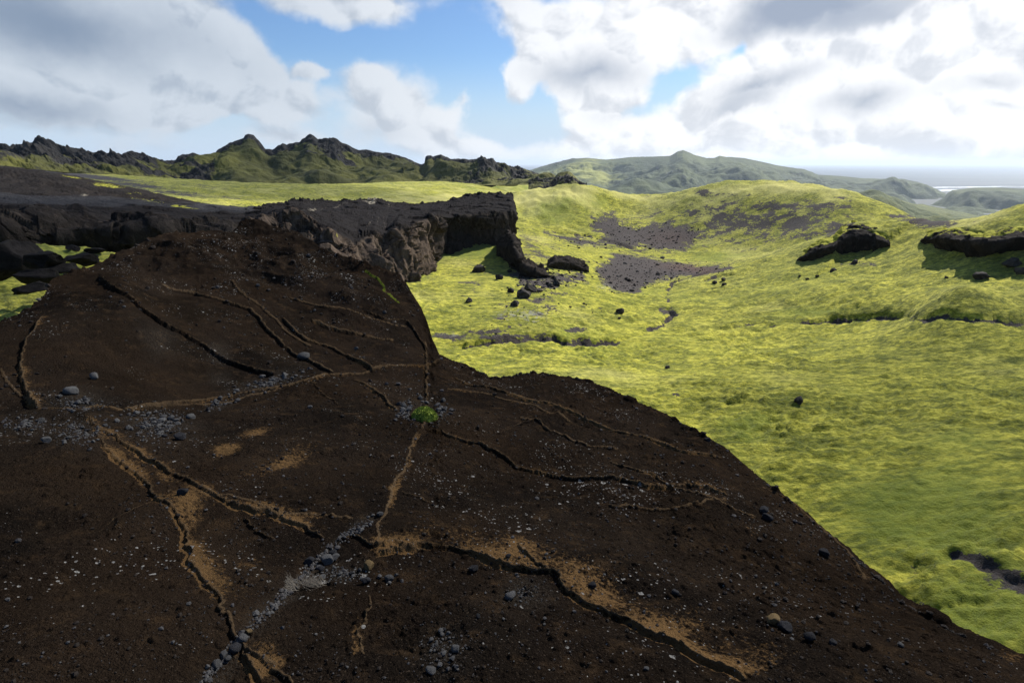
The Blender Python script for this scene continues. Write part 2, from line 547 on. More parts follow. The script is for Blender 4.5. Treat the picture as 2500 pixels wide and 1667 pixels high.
def mat_hill(name, g1, g2, rock1, rock2, sc):
    m, t, b, p = mat(name)
    n1 = t.noise(p, .018 * sc, 6, .62)
    n2 = t.noise(p, .12 * sc, 7, .68)
    n3 = t.noise(t.vm('MULTIPLY', p, (1, 1, .5)), .35 * sc, 6, .7)
    g = t.mix(t.ss(n1, .35, .65), g1, g2)
    g = t.mix(t.m('MULTIPLY', t.ss(n2, .45, .72), .45), g, (g1[0] * .45, g1[1] * .5, g1[2] * .6))
    rk = t.mix(t.ss(n3, .35, .68), rock1, rock2)
    rf = t.ss(t.m('ADD', t.attr('rock'), t.m('MULTIPLY', t.m('SUBTRACT', n2, .5), 1.3)), .42, .62)
    c = t.mix(rf, g, rk)
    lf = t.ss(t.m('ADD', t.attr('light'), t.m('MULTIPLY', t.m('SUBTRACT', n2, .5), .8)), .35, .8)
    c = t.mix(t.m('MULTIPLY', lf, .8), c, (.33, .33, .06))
    t.put(b.inputs['Base Color'], c)
    h = t.m('ADD', n3, t.m('MULTIPLY', n2, .8))
    bump(t, b, h, .8, 2.0 / sc)
    return m


def mat_stone(name, c1, c2, c3, sc=18.0, flecks=.0):
    m, t, b, p = mat(name)
    oi = t.n('ShaderNodeObjectInfo')
    tcn = t.n('ShaderNodeTexCoord')
    q = t.vm('ADD', tcn.outputs['Object'], t.n('ShaderNodeCombineXYZ', i_0=t.m('MULTIPLY', oi.outputs['Random'], 37.0)).outputs[0])
    c = t.mix(t.ss(t.noise(q, sc, 5, .65), .35, .68), c1, c2)
    c = t.mix(t.ss(t.noise(q, sc * 5, 3, .6), .56, .7), c, c3)
    if flecks:
        c = t.mix(t.m('MULTIPLY', t.ss(t.noise(q, sc * 1.7, 5, .7), .6, .68), flecks), c, (.5, .49, .45))
    v = t.m('MULTIPLY_ADD', oi.outputs['Random'], .5, .75)
    c = t.mix(1.0, c, t.n('ShaderNodeCombineColor', i_0=v, i_1=v, i_2=v).outputs[0], 'MULTIPLY')
    t.put(b.inputs['Base Color'], c)
    b.inputs['Specular IOR Level'].default_value = 0.06
    bump(t, b, t.noise(q, sc * 3, 5, .65), .7, .25 / sc)
    return m


M_TUFF = mat_tuff()
M_GROUND = mat_ground()
M_CLIFF = mat_cliff()
M_RIDGE = mat_hill('ridge_grass_and_crag', (.060, .062, .014), (.125, .122, .024), (.014, .0135, .013), (.038, .035, .031), 1.0)
M_MOUNT = mat_hill('mountain_grass', (.034, .052, .014), (.078, .098, .022), (.016, .022, .013), (.034, .042, .022), .19)
M_GREY = mat_stone('grey_stone', (.050, .049, .048), (.112, .110, .107), (.022, .022, .022), 18.0, .3)
M_DARK = mat_stone('dark_stone', (.016, .016, .018), (.045, .044, .046), (.01, .01, .01), 14.0, .15)
M_TAN = mat_stone('tan_stone', (.09, .06, .026), (.17, .12, .06), (.045, .032, .018), 22.0)
M_BLACK = mat_stone('black_lava_boulder', (.005, .0048, .0048), (.014, .0125, .012), (.003, .003, .003), 2.2)
M_BOULDER = mat_stone('dark_boulder', (.026, .024, .023), (.075, .066, .058), (.012, .012, .012), 2.2, .12)

# ---------------------------------------------------------------- polar height surface
class Polar:
    """height field on a fan of rays round the eye: a level-of-detail choice, real heights in metres"""
    def __init__(s, az, rr):
        s.az, s.r = az, rr                       # (nc,), (nr,nc)
        s.x = rr * np.sin(az)[None]; s.y = rr * np.cos(az)[None]
        s.z = None

    def q(s):
        return np.stack([np.broadcast_to(s.az[None], s.r.shape), np.log(s.r)], -1)

    def sample(s, x, y):
        a = np.arctan2(x, y); r = np.hypot(x, y)
        c = np.clip((a - s.az[0]) / (s.az[1] - s.az[0]), 0, len(s.az) - 1.001)
        i = c.astype(int); f = c - i
        nr = s.n_in
        res = 0
        for k, wgt in ((0, 1 - f), (1, f)):
            col = i + k
            t = np.log(np.maximum(r, s.r0) / s.r0) / np.log(s.rmax[col] / s.r0) * (nr - 1)
            t = np.clip(t, 0, s.r.shape[0] - 1.001)
            j = t.astype(int); g = t - j
            res = res + wgt * (s.z[j, col] * (1 - g) + s.z[j + 1, col] * g)
        return res

    def hit(s, px, py, rmin=None, n=260):
        """first point where the photo ray meets the surface"""
        d = pdir(np.atleast_1d(px).astype(float), np.atleast_1d(py).astype(float))
        h = np.hypot(d[:, 0], d[:, 1])
        d = d / h[:, None]
        a = np.arctan2(d[:, 0], d[:, 1])
        c = np.clip((a - s.az[0]) / (s.az[1] - s.az[0]), 0, len(s.az) - 1).astype(int)
        rm = s.rmax[c]
        r0 = s.r0 * 1.001 if rmin is None else rmin
        tt = np.linspace(0, 1, n)[None]
        rs = r0 * (rm[:, None] / r0) ** tt
        zz = s.sample(d[:, :1] * rs, d[:, 1:2] * rs)
        df = d[:, 2:3] * rs - zz
        below = df <= 0
        k = np.where(below.any(1), below.argmax(1), n - 1)
        k = np.maximum(k, 1)
        ar = np.arange(len(k))
        fa, fb = df[ar, k - 1], df[ar, k]
        w = np.clip(fa / (fa - fb + 1e-9), 0, 1)
        r = rs[ar, k - 1] * (1 - w) + rs[ar, k] * w
        x, y = d[:, 0] * r, d[:, 1] * r
        return np.stack([x, y, s.sample(x, y)], -1)


def ptsq(L):
    """control list (px,py,range) -> (az, ln r), z"""
    A = np.array(L, float)
    P = W(A[:, 0], A[:, 1], A[:, 2])
    return np.stack([np.arctan2(P[:, 0], P[:, 1]), np.log(A[:, 2])], -1), P[:, 2]


def zq(L):
    """control list (px,py,z)"""
    A = np.array(L, float)
    d = pdir(A[:, 0], A[:, 1])
    r = np.hypot(d[:, 0], d[:, 1]) * A[:, 2] / d[:, 2]
    return np.stack([np.arctan2(d[:, 0], d[:, 1]), np.log(r)], -1), A[:, 2]


def aq(L):
    """control list (azimuth degrees, range, z)"""
    A = np.array(L, float)
    return np.stack([np.radians(A[:, 0]), np.log(A[:, 1])], -1), A[:, 2]


# polyline tools -------------------------------------------------
def conv(reg, L):
    s, ox, oy = {3: (.5527, 0, 500), 4: (.5527, 0, 1000), 5: (.5211, 900, 850), 6: (.4253, 1500, 1000), 0: (1, 0, 0)}[reg]
    return [(x * s + ox, y * s + oy) for x, y in L]


def densify(L, step=10.0):
    o = []
    for (x0, y0), (x1, y1) in zip(L[:-1], L[1:]):
        n = max(1, int(math.hypot(x1 - x0, y1 - y0) / step))
        for k in range(n):
            o.append((x0 + (x1 - x0) * k / n, y0 + (y1 - y0) * k / n))
    o.append(L[-1])
    return np.array(o)


def line_dist(X, Y, P, reach):
    """signed distance of points to polyline P (xy): + on the left-hand side; only evaluated within reach"""
    D = np.full(X.shape, 1e6); S = np.zeros(X.shape); T = np.zeros(X.shape)
    n = len(P) - 1
    for i in range(n):
        a, b = P[i], P[i + 1]
        x0, x1 = min(a[0], b[0]) - reach, max(a[0], b[0]) + reach
        y0, y1 = min(a[1], b[1]) - reach, max(a[1], b[1]) + reach
        idx = np.nonzero((X > x0) & (X < x1) & (Y > y0) & (Y < y1))
        if len(idx[0]) == 0: continue
        x, y = X[idx], Y[idx]
        ab = b[:2] - a[:2]
        L2 = (ab ** 2).sum() + 1e-12
        t = np.clip(((x - a[0]) * ab[0] + (y - a[1]) * ab[1]) / L2, 0, 1)
        dx, dy = x - a[0] - t * ab[0], y - a[1] - t * ab[1]
        d = np.hypot(dx, dy)
        sg = np.sign(ab[0] * dy - ab[1] * dx)
        u = d < D[idx]
        ii = tuple(k[u] for k in idx)
        D[ii] = d[u]; S[ii] = sg[u]; T[ii] = (i + t[u]) / n
    return D, S, T


def poly_mask(px, py, poly, soft):
    """soft inside mask of a polygon"""
    P = np.array(poly, float)
    inside = np.zeros(px.shape, bool)
    D = np.full(px.shape, 1e9)
    for i in range(len(P)):
        a, b = P[i], P[(i + 1) % len(P)]
        cond = ((a[1] > py) != (b[1] > py))
        with np.errstate(divide='ignore', invalid='ignore'):
            xs = (b[0] - a[0]) * (py - a[1]) / (b[1] - a[1] + 1e-9) + a[0]
        inside ^= cond & (px < xs)
        ab = b - a
        t = np.clip(((px - a[0]) * ab[0] + (py - a[1]) * ab[1]) / ((ab ** 2).sum() + 1e-9), 0, 1)
        D = np.minimum(D, np.hypot(px - a[0] - t * ab[0], py - a[1] - t * ab[1]))
    sd_ = np.where(inside, D, -D)
    return np.clip(.5 + sd_ / (2 * soft), 0, 1)


def ell(px, py, cx, cy, rx, ry, rot=0):
    c, s = math.cos(R(rot)), math.sin(R(rot))
    dx, dy = px - cx, py - cy
    u, v = (dx * c + dy * s) / rx, (-dx * s + dy * c) / ry
    return np.exp(-(u * u + v * v))


# ================================================================ FOREGROUND TUFF SLAB
RIM = [(2500, 1610, 3.3), (2339, 1541, 3.45), (2190, 1467, 3.7), (2168, 1435, 3.85), (2115, 1392, 4.05), (2020, 1307, 4.5),
       (1892, 1201, 5.1), (1807, 1132, 5.6), (1743, 1074, 6.1), (1616, 1010, 6.8), (1509, 962, 7.4), (1483, 946, 7.7),
       (1382, 923, 8.1), (1297, 911, 8.4), (1254, 920, 8.1), (1216, 925, 8.0), (1177, 917, 8.2), (1139, 889, 8.7), (1105, 881, 8.9),
       (1072, 865, 9.1), (1056, 832, 9.6), (1045, 793, 10.2), (1028, 749, 10.9), (995, 688, 11.7), (962, 660, 12.2), (895, 635, 12.8),
       (790, 605, 13.6), (718, 566, 14.3), (680, 556, 14.6), (658, 549, 14.8), (640, 539, 15.0), (625, 533, 15.0), (606, 537, 15.0), (586, 545, 14.9),
       (566, 561, 14.6), (520, 566, 14.4), (442, 569, 14.0), (387, 575, 13.6), (354, 594, 13.2), (238, 649, 12.2), (149, 671, 11.5), (124, 682, 11.2),
       (110, 721, 10.6), (61, 760, 9.9), (0, 785, 9.3)]
rimq, rimz = ptsq(RIM)
az_r = np.linspace(R(-86), R(88), 1560)
o_ = np.argsort(rimq[:, 0])
rim_az = np.concatenate([[R(-100), R(-60)], rimq[o_, 0], [R(52), R(65), R(100)]])
rim_r = np.concatenate([[7.0, 8.4], np.exp(rimq[o_, 1]), [3.0, 2.7, 2.4]])
rmax = np.interp(az_r, rim_az, rim_r)
NI, NO = 960, 90
r0 = 0.75
tin = np.linspace(0, 1, NI)
rin = r0 * (rmax[None] / r0) ** tin[:, None]
dt = np.cumsum(np.geomspace(.006, .5, NO))
rout = rmax[None] + dt[:, None]
rock = Polar(az_r, np.vstack([rin, rout]))
rock.r0, rock.rmax, rock.n_in = r0, rmax, NI
CT = zq([(1250, 1667, -1.72), (600, 1667, -1.66), (0, 1667, -1.55), (1900, 1667, -1.85), (2500, 1690, -2.0), (0, 1300, -1.72), (400, 1350, -1.82),
         (800, 1400, -1.93), (1250, 1400, -2.0), (1650, 1400, -2.12), (2000, 1500, -2.12), (600, 1180, -2.0), (1000, 1200, -2.16), (1400, 1200, -2.42),
         (1700, 1230, -2.46), (0, 1060, -1.98), (300, 1030, -2.2), (650, 1020, -2.32), (1035, 1007, -2.5), (1250, 1030, -2.68), (1450, 1060, -2.72),
         (100, 900, -2.1), (400, 900, -2.38), (700, 925, -2.6), (900, 900, -2.72), (1040, 905, -2.86)])
CT2 = ptsq([(985, 850, 9.0), (900, 820, 9.35), (700, 800, 9.5), (450, 780, 9.4), (200, 790, 8.6), (985, 750, 10.6), (900, 720, 10.9), (750, 700, 11.2),
            (550, 690, 11.2), (350, 700, 10.7), (200, 720, 9.9), (750, 630, 12.8), (550, 620, 13.0), (400, 620, 12.4), (625, 590, 13.9)])
ex = aq([(-70, 2.0, -1.5), (70, 1.5, -1.9), (-70, 8, -2.2), (75, 2.6, -2.3), (0, .8, -1.70), (-50, .8, -1.6), (50, .8, -1.75), (-85, 1, -1.5), (85, 1, -1.8)])
qa = np.vstack([CT[0], CT2[0], rimq, ex[0]]); za = np.concatenate([CT[1], CT2[1], rimz, ex[1]])
rock_tps = tps_fit(qa, za, 2e-4)
zb = rock_tps(np.concatenate([rock.q()[:NI], np.repeat(np.stack([az_r, np.log(rmax)], -1)[None], NO, 0)]))
X, Y = rock.x, rock.y
dout = np.maximum(rock.r - rmax[None], 0)
zb = zb - np.where(dout < .5, 1.3 * dout ** 2 + .25 * dout, 1.3 * .25 + .125 + (dout - .5) * 2.4)
rock.z = zb.copy()

CR = [  # region, points, step height (left-hand side raised), groove depth, groove width, sand width, sand strength
    (3, [(430, 320), (480, 380), (600, 440), (740, 540), (880, 600), (980, 660), (1100, 715), (1230, 755)], .30, .22, .14, .0, 0),
    (3, [(700, 350), (860, 370), (930, 410), (1000, 430), (1100, 470), (1180, 550), (1250, 620), (1340, 675), (1420, 735), (1480, 765)], .22, .14, .09, .08, .30),
    (3, [(1240, 510), (1340, 590), (1480, 630), (1560, 690), (1650, 745)], .20, .12, .08, .09, .6),
    (3, [(1370, 520), (1450, 545), (1560, 575), (1650, 590), (1750, 605)], .16, .09, .07, .08, .55),
    (3, [(550, 905), (800, 870), (1050, 830), (1280, 805), (1480, 765), (1650, 740), (1800, 725), (1880, 730), (1950, 690), (1990, 690)], .16, .12, .06, .07, .5),
    (3, [(1560, 765), (1640, 805), (1720, 870), (1750, 900)], .12, .08, .05, .07, .6),
    (3, [(1380, 790), (1440, 850), (1500, 885)], .03, .03, .02, .0, 0),
    (3, [(190, 500), (110, 600), (90, 700), (110, 830), (160, 910)], .24, .16, .10, .12, .7),
    (3, [(160, 910), (280, 915), (380, 910), (440, 900), (550, 905)], .03, .04, .03, .12, .5),
    (3, [(1875, 600), (1882, 730), (1880, 850)], .03, .04, .02, .05, .55),
    (4, [(1850, 90), (1830, 130), (1790, 270), (1740, 370), (1690, 520), (1675, 630)], -.02, .03, .015, .035, .75),
    (3, [(1600, 470), (1700, 510), (1800, 520), (1840, 570), (1890, 650)], .20, .14, .10, .0, 0),
    (3, [(1610, 260), (1690, 320), (1720, 390), (1760, 430), (1840, 480)], .05, .05, .05, .0, 0),
    (5, [(380, 120), (540, 200), (700, 235), (860, 270), (1010, 330), (1140, 375), (1330, 430), (1500, 490), (1680, 530)], .15, .09, .05, .09, .75),
    (5, [(235, 380), (340, 395), (450, 440), (600, 500), (700, 545), (860, 575), (1100, 605), (1300, 640), (1500, 650), (1600, 675), (1700, 720)], .17, .10, .06, .09, .75),
    (5, [(700, 310), (800, 360), (920, 420), (1050, 460), (1180, 475)], .11, .08, .05, .05, .3),
    (5, [(1110, 740), (1300, 750), (1480, 750), (1600, 725), (1700, 735)], .09, .06, .05, .07, .5),
    (5, [(150, 700), (250, 725), (330, 750)], .03, .025, .02, .0, 0),
    (5, [(0, 985), (100, 962), (250, 940), (380, 945), (470, 975), (600, 1020), (720, 1045), (850, 1060), (950, 1150), (1100, 1230), (1300, 1310), (1430, 1350), (1530, 1420), (1700, 1500), (1800, 1568)], .15, .05, .03, .34, 1.0),
    (5, [(690, 950), (760, 1000), (850, 1060)], .05, .03, .015, .10, .8),
    (4, [(390, 20), (420, 80), (500, 130), (600, 180), (730, 250), (850, 320), (950, 390), (1050, 440), (1200, 470), (1340, 520), (1420, 600)], .12, .05, .03, .09, 1.0),
    (4, [(400, 90), (470, 170), (560, 250), (650, 330), (700, 400), (770, 470), (820, 580), (860, 690), (920, 790), (960, 890), (1050, 1000), (1100, 1090), (1150, 1180)], .08, .06, .03, .13, .85),
    (4, [(1080, 470), (1150, 530), (1220, 580)], .07, .03, .02, .0, 0),
    (4, [(1490, 595), (1560, 580), (1650, 625), (1740, 612), (1880, 632)], .08, .04, .04, .05, .3),
    (4, [(1630, 830), (1620, 900), (1600, 1000), (1600, 1080)], .01, .012, .01, .03, .5),
    (0, [(1040, 850), (1039, 905), (1040, 960), (1030, 1040), (1020, 1050)], .05, .04, .03, .04, .6),
    (0, [(300, 1000), (420, 985), (560, 972), (700, 948)], .10, .08, .05, .05, .4),
    (0, [(0, 905), (40, 960), (95, 1003)], .06, .06, .04, .06, .4), (0, [(700, 725), (790, 760), (900, 785), (1000, 800)], .10, .08, .06, .04, .3),
    (0, [(560, 690), (640, 760), (700, 810), (760, 850)], .10, .08, .06, .04, .25), (0, [(1085, 950), (1190, 968), (1290, 985), (1400, 1030)], .06, .05, .03, .05, .4),
    (0, [(870, 1280), (700, 1262), (560, 1225), (480, 1215)], -.04, .04, .02, .06, .5), (0, [(1480, 1120), (1620, 1180), (1760, 1235), (1850, 1270)], .06, .04, .03, .06, .45),
    (0, [(560, 1540), (640, 1600), (700, 1667)], .05, .04, .02, .03, .3), (0, [(240, 1300), (330, 1240), (420, 1205)], -.04, .04, .02, .04, .3),
    (0, [(1850, 1190), (1960, 1245), (2060, 1330), (2110, 1420)], .02, .02, .03, .12, .45),
    (0, [(1300, 1010), (1180, 1085), (1010, 1140)], .03, .0, .02, .0, 0)]
lit_vein = np.zeros(X.shape); sand = np.zeros(X.shape); moss_r = np.zeros(X.shape)
dz = np.zeros(X.shape)
wig = f2(X, Y, .35, 4, .6, 21)
wig2 = f2(X, Y, .09, 3, .6, 22)
for ci, (reg, L, st, gd, gw, sw, ss_) in enumerate(CR):
    P = rock.hit(*densify(conv(reg, L), 14).T)
    Dd, Sg, T = line_dist(X, Y, P, 1.4)
    sdv = Dd * Sg + wig * .022 + wig2 * .009
    ad = np.abs(sdv)
    near = Dd < 1.4
    taper = sstep(T, 0, .04) * (1 - sstep(T, .96, 1)) * (.9 + .3 * np.clip(f2(X, Y, .8, 2, .5, 40 + ci), -.5, .5))
    side = sstep(sdv, -.010 - .0012 * float(np.hypot(P[:, 0], P[:, 1]).mean()), .006)
    rmean = float(np.hypot(P[:, 0], P[:, 1]).mean())
    st *= (.20 if reg == 3 else .15) * (1.25 if ci == 18 else 1); gd = max(gd * .10, .0015 * rmean); gwid = max(gw * .15 + .004, .0026 * rmean)
    k = np.where(near, taper, 0)
    dz += k * (st * (side - .5) * np.exp(-np.minimum(ad, 2) / (.42 if reg == 3 else .24)) * 1.15)
    dz -= k * gd * np.exp(-((sdv + .008) / gwid) ** 2)
    if sw:
        dir_ = -1 if st < 0 else 1
        sv = sdv * dir_
        sand = np.maximum(sand, np.where(near & (sv > -.03), ss_ * np.exp(-(np.maximum(sv, 0) / sw) ** 1.4), 0) * np.clip(taper + .2, 0, 1) * (.7 + .6 * f2(X, Y, .5, 2, .5, 77)))
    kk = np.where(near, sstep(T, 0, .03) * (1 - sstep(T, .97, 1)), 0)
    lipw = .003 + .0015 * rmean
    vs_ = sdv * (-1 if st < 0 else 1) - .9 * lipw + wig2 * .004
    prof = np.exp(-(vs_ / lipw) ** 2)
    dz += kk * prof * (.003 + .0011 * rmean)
    lit_vein = np.maximum(lit_vein, kk * prof * (1.0 if ss_ > .2 else .6))  # tan lip colour, doubling as the lit upper edge of each crack
    if ci == 12:
        moss_r = np.where(near, .62 * np.exp(-(sdv / .05) ** 2), 0) * (T < .75)
px_, py_ = topx(np.stack([X, Y, zb], -1))
for (cx, cy, rx, ry, rot, w) in [(2 * 520 / 2 + 1045 - 1045 + 0, 0, 1, 1, 0, 0), (625, 1047, 60, 16, -10, .6), (555, 1098, 45, 12, -5, .85), (690, 1130, 110, 26, -25, .6), (900, 1040, 120, 16, -20, .3),
                                 (455, 1230, 55, 60, -20, .75), (400, 1150, 40, 30, 20, .6), (500, 1430, 40, 22, 0, .4), (600, 1375, 60, 22, -25, .5), (1270, 1360, 75, 50, 10, .75), (1420, 1440, 110, 40, 30, .7),
                                 (1600, 1510, 90, 40, 30, .55), (480, 1200, 80, 20, 35, .6), (620, 1165, 60, 22, 0, .35), (1830, 1300, 60, 30, 20, .35), (2470, 1600, 60, 30, 20, .5),
                                 (1610, 1010, 50, 25, 20, .35), (1350, 1015, 40, 12, 10, .3), (1790, 1200, 60, 25, 20, .3), (385, 830, 40, 35, 0, .35), (530, 775, 25, 25, 0, .3), (640, 705, 40, 20, 0, .3)]:
    if w: sand = np.maximum(sand, w * ell(px_, py_, cx, cy, rx, ry, rot))
grit = np.zeros(X.shape)
GP = [(190, 985, 75, 28, -5), (60, 1035, 80, 25, 0), (190, 1055, 75, 40, 0), (390, 1035, 85, 45, 0), (655, 932, 95, 16, -14), (530, 988, 40, 15, -20),
      (1035, 1003, 70, 32, 0), (770, 1400, 85, 28, -10), (830, 1405, 60, 18, 0), (385, 830, 40, 40, 0), (530, 855, 25, 22, 0), (530, 915, 25, 15, 0), (1280, 1440, 60, 30, 20),
      (1090, 1600, 50, 60, 0), (1270, 1455, 45, 30, 0)]
for g in GP: grit = np.maximum(grit, .85 * ell(px_, py_, g[0], g[1], g[2], g[3], g[4]))
LINE20 = conv(4, [(1640, 490), (1500, 570), (1330, 740), (1250, 830), (1100, 970), (1000, 1090), (900, 1200)])
P20 = rock.hit(*densify(LINE20, 14).T)
D20, S20, T20 = line_dist(X, Y, P20, .5)
w20 = .035 + .04 * np.clip(f2(X, Y, .4, 2, .5, 5), -.5, 1)
dz -= .03 * np.exp(-(D20 / .06) ** 2)
grit = np.maximum(grit, np.exp(-(D20 / w20) ** 2))
grit = np.clip(grit + .25 * f2(X, Y, .3, 3, .5, 9) * (grit > .1), 0, 1)
rimfade = 1 - .6 * np.exp(-((rock.r - rmax[None]) / .6) ** 2)
mound = ell(px_, py_, 560, 610, 420, 75)
dz += f2(X, Y, 1.7, 3, .5, 1) * (.045 + .05 * mound) * rimfade
dz += f2(X, Y, .42, 3, .55, 2) * (.010 + .02 * mound)
dz += ell(px_, py_, 1230, 985, 60, 16) * -.06
dz += ell(px_, py_, 1300, 1040, 170, 12, -22) * .05 + ell(px_, py_, 640, 1110, 240, 25, -22) * .04 + ell(px_, py_, 250, 1310, 260, 30, -25) * .05
rough = .78 * np.clip(.50 + .8 * f2(X, Y, 2.2, 3, .5, 12) + .8 * mound + .6 * ell(px_, py_, 1650, 1250, 500, 220, 35), .15, 1.7) * (1 - .5 * sand)
dn = np.clip(.22 + .3 * rough, 0, .9)
dz += clods(X, Y, .085, 301, dn * .45) * .55 * np.clip(rough, .3, 1.2) + clods(X, Y, .042, 302, dn) * .62 + clods(X, Y, .021, 303, dn) * .6
rimk = np.exp(-((rock.r - rmax[None]) / .35) ** 2)
dz += clods(X, Y, .30, 305, np.full(X.shape, .5)) * .45 * rimk + clods(X, Y, .13, 306, np.full(X.shape, .45)) * .5 * (rimk + .35 * mound)
_pv, _pj = facets(np.stack([X, Y, 0 * X], -1), .16, 310)
dz += (_pv * .010 - .008 * (_pj < .05)) * np.clip(rough - .35, 0, 1)
dz += f2(X, Y, .10, 3, .6, 11) * .007 * rough
dz += f2(X * .75 + Y * .3, Y * 1.1 - X * .3, 1.25, 3, .5, 14, 2) * (.040 + .13 * mound) * rimfade
for (cx, cy, rx, ry, rot, h_) in [(840, 640, 150, 22, 20, -.16), (960, 700, 60, 30, 40, -.10), (700, 690, 160, 18, 22, -.14), (820, 715, 90, 16, 10, .10), (560, 640, 120, 16, 12, .12), (300, 700, 60, 50, 40, .10),
                                  (1000, 840, 70, 30, 0, .06), (1190, 960, 90, 20, 15, .05), (870, 780, 120, 18, 20, .08), (480, 800, 170, 22, 30, -.06), (900, 1180, 150, 20, -25, .04), (380, 1270, 200, 26, -25, .05), (120, 1250, 160, 40, -20, -.05)]:
    dz += h_ * ell(px_, py_, cx, cy, rx, ry, rot)
dz = np.where(dout > .6, dz * .3, dz)
dz += np.where(dout > .3, f3(np.stack([X, Y, zb], -1), 1.2, 4, .55, 8) * .25 * sstep(dout, .3, 2), 0)
rock.z = zb + dz
lich = np.clip(.40 + 1.3 * f2(X, Y, .9, 4, .6, 31), 0, 1.2)
for (cx, cy, rx, ry, rot, w) in [(1420, 950, 70, 14, -15, 1.2), (1275, 950, 40, 14, 0, 1.0), (1250, 1230, 260, 130, 20, .25), (1650, 1250, 340, 130, 30, .30), (1450, 1180, 250, 90, 20, .2), (700, 640, 250, 60, 10, .5),
                                 (500, 600, 250, 60, 0, .5), (250, 1420, 200, 120, 0, .45), (2000, 1600, 300, 60, 20, .5), (1010, 860, 40, 40, 0, .5)]:
    lich = lich + w * ell(px_, py_, cx, cy, rx, ry, rot)
rust = np.clip(.35 + .9 * f2(X, Y, 1.3, 3, .5, 32), 0, 1)
Vr = np.stack([X, Y, rock.z], -1)
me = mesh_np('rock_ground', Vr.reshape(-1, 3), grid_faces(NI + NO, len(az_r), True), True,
             dict(lit_vein=np.clip(lit_vein, 0, 1), sand=np.clip(sand, 0, 1), grit=grit, lichen=np.clip(lich, 0, 2), rust=rust, moss=moss_r))
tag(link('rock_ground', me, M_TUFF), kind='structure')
del me, Vr

# ================================================================ MOSSY VALLEY (one sheet of ground)
az_g = np.linspace(R(-78), R(80), 1000)
NG = 760
RG0, RG1 = 9.0, 760.0
rg = np.repeat((RG0 * (RG1 / RG0) ** np.linspace(0, 1, NG))[:, None], len(az_g), 1)
gr = Polar(az_g, rg)
gr.r0, gr.rmax, gr.n_in = RG0, np.full(len(az_g), RG1), NG
A1 = zq([(1100, 880, -15.4), (1300, 880, -15.6), (1600, 900, -15.6), (1900, 900, -15.2), (2300, 900, -14.2), (2500, 900, -13.6), (1600, 1050, -14.8),
         (2000, 1150, -14.2), (2300, 1300, -13.4), (2500, 1250, -12.6), (2500, 1480, -13.0), (2300, 1500, -13.6), (1700, 1300, -14.6), (2500, 780, -12.6),
         (2200, 780, -14.3), (1900, 760, -15.8), (1700, 760, -16.6), (1620, 765, -17.0), (1500, 828, -16.4), (1300, 838, -16.0), (1060, 832, -15.7),
         (1150, 760, -14.5), (1250, 700, -14.2), (1350, 640, -14.3), (1450, 760, -15.4), (1400, 700, -15.0), (1330, 785, -15.0), (1200, 800, -15.0), (1540, 775, -16.2)])
A2 = ptsq([(1960, 645, 88), (2150, 625, 89), (2300, 640, 80), (2480, 650, 76), (2100, 700, 72), (2350, 700, 64), (1850, 680, 84), (1750, 655, 98),
           (2060, 560, 101), (2190, 540, 101), (2350, 538, 95), (2430, 525, 91), (2500, 506, 88), (2600, 500, 86), (2230, 590, 92),
           (1255, 466, 172), (1330, 463, 170), (1400, 459, 168), (1440, 456, 170), (1480, 463, 178), (1523, 473, 184), (1580, 477, 186), (1625, 473, 184),
           (1682, 466, 178), (1712, 453, 170), (1829, 449, 166), (1957, 457, 160), (2046, 470, 153), (2084, 491, 148), (2115, 530, 142),
           (1500, 560, 147), (1700, 560, 148), (1900, 560, 141), (2010, 560, 135), (1650, 640, 118), (1850, 625, 127), (1750, 640, 118), (1560, 600, 136),
           (1450, 590, 135), (1300, 560, 138), (1400, 540, 148), (1300, 500, 157), (1850, 500, 153), (2000, 500, 147), (1600, 515, 163), (1500, 515, 163), (1750, 500, 157), (1400, 490, 158),
           (1500, 640, 108), (1560, 700, 88), (1050, 700, 66), (1100, 625, 88), (1200, 605, 92), (1000, 690, 68),
           (1240, 485, 185), (1000, 480, 250), (800, 492, 205), (1150, 450, 380), (900, 455, 420), (600, 470, 400), (400, 440, 380), (500, 500, 130),
           (200, 425, 330), (40, 745, 45), (0, 705, 50), (150, 640, 52), (60, 628, 53), (230, 620, 55)])
A3 = aq([(4, 196, -9.5), (8, 200, -10), (12, 208, -12), (16, 208, -12), (20, 196, -9.5), (24, 192, -8.8), (28, 186, -9.2), (31, 178, -11), (2, 260, -22), (8, 260, -26), (12, 275, -28), (18, 265, -28), (24, 255, -28), (30, 250, -30), (36, 220, -30), (42, 190, -30), (48, 160, -26), (58, 150, -22),
         (5, 480, -45), (20, 480, -60), (40, 420, -60), (60, 400, -60), (20, 740, -90), (50, 740, -90), (-2, 740, -16), (-15, 740, -12), (-30, 740, -6), (-45, 740, 0),
         (31, 130, -16), (38, 122, -15), (44, 112, -14), (60, 85, -5), (70, 40, -10), (75, 12, -14), (60, 15, -13.5), (0, 12, -15.5), (20, 12, -15), (-20, 12, -14.5),
         (-40, 14, -11), (-60, 14, -10), (-75, 20, -8), (-60, 40, -8.5), (-75, 60, -6), (-30, 30, -11.5), (-15, 30, -14.5), (-5, 35, -15.4), (40, 16, -13.8),
         (-35, 70, -9), (-25, 75, -10), (-15, 75, -13), (-8, 85, -14), (-3, 105, -12), (-15, 120, -11), (-30, 110, -9), (-45, 110, -8), (-40, 75, -8),
         (-60, 200, -4), (-50, 330, -3), (-70, 400, 4)])
qg = np.vstack([A1[0], A2[0], A3[0]]); zg = np.concatenate([A1[1], A2[1], A3[1]])
g_tps = tps_fit(qg, zg, 3e-4)
X, Y = gr.x, gr.y
zb = g_tps(gr.q())
gr.z = zb.copy()
px_, py_ = topx(np.stack([X, Y, zb], -1))
fr = gr.r
nb = f2(X, Y, 9.0, 4, .55, 51)
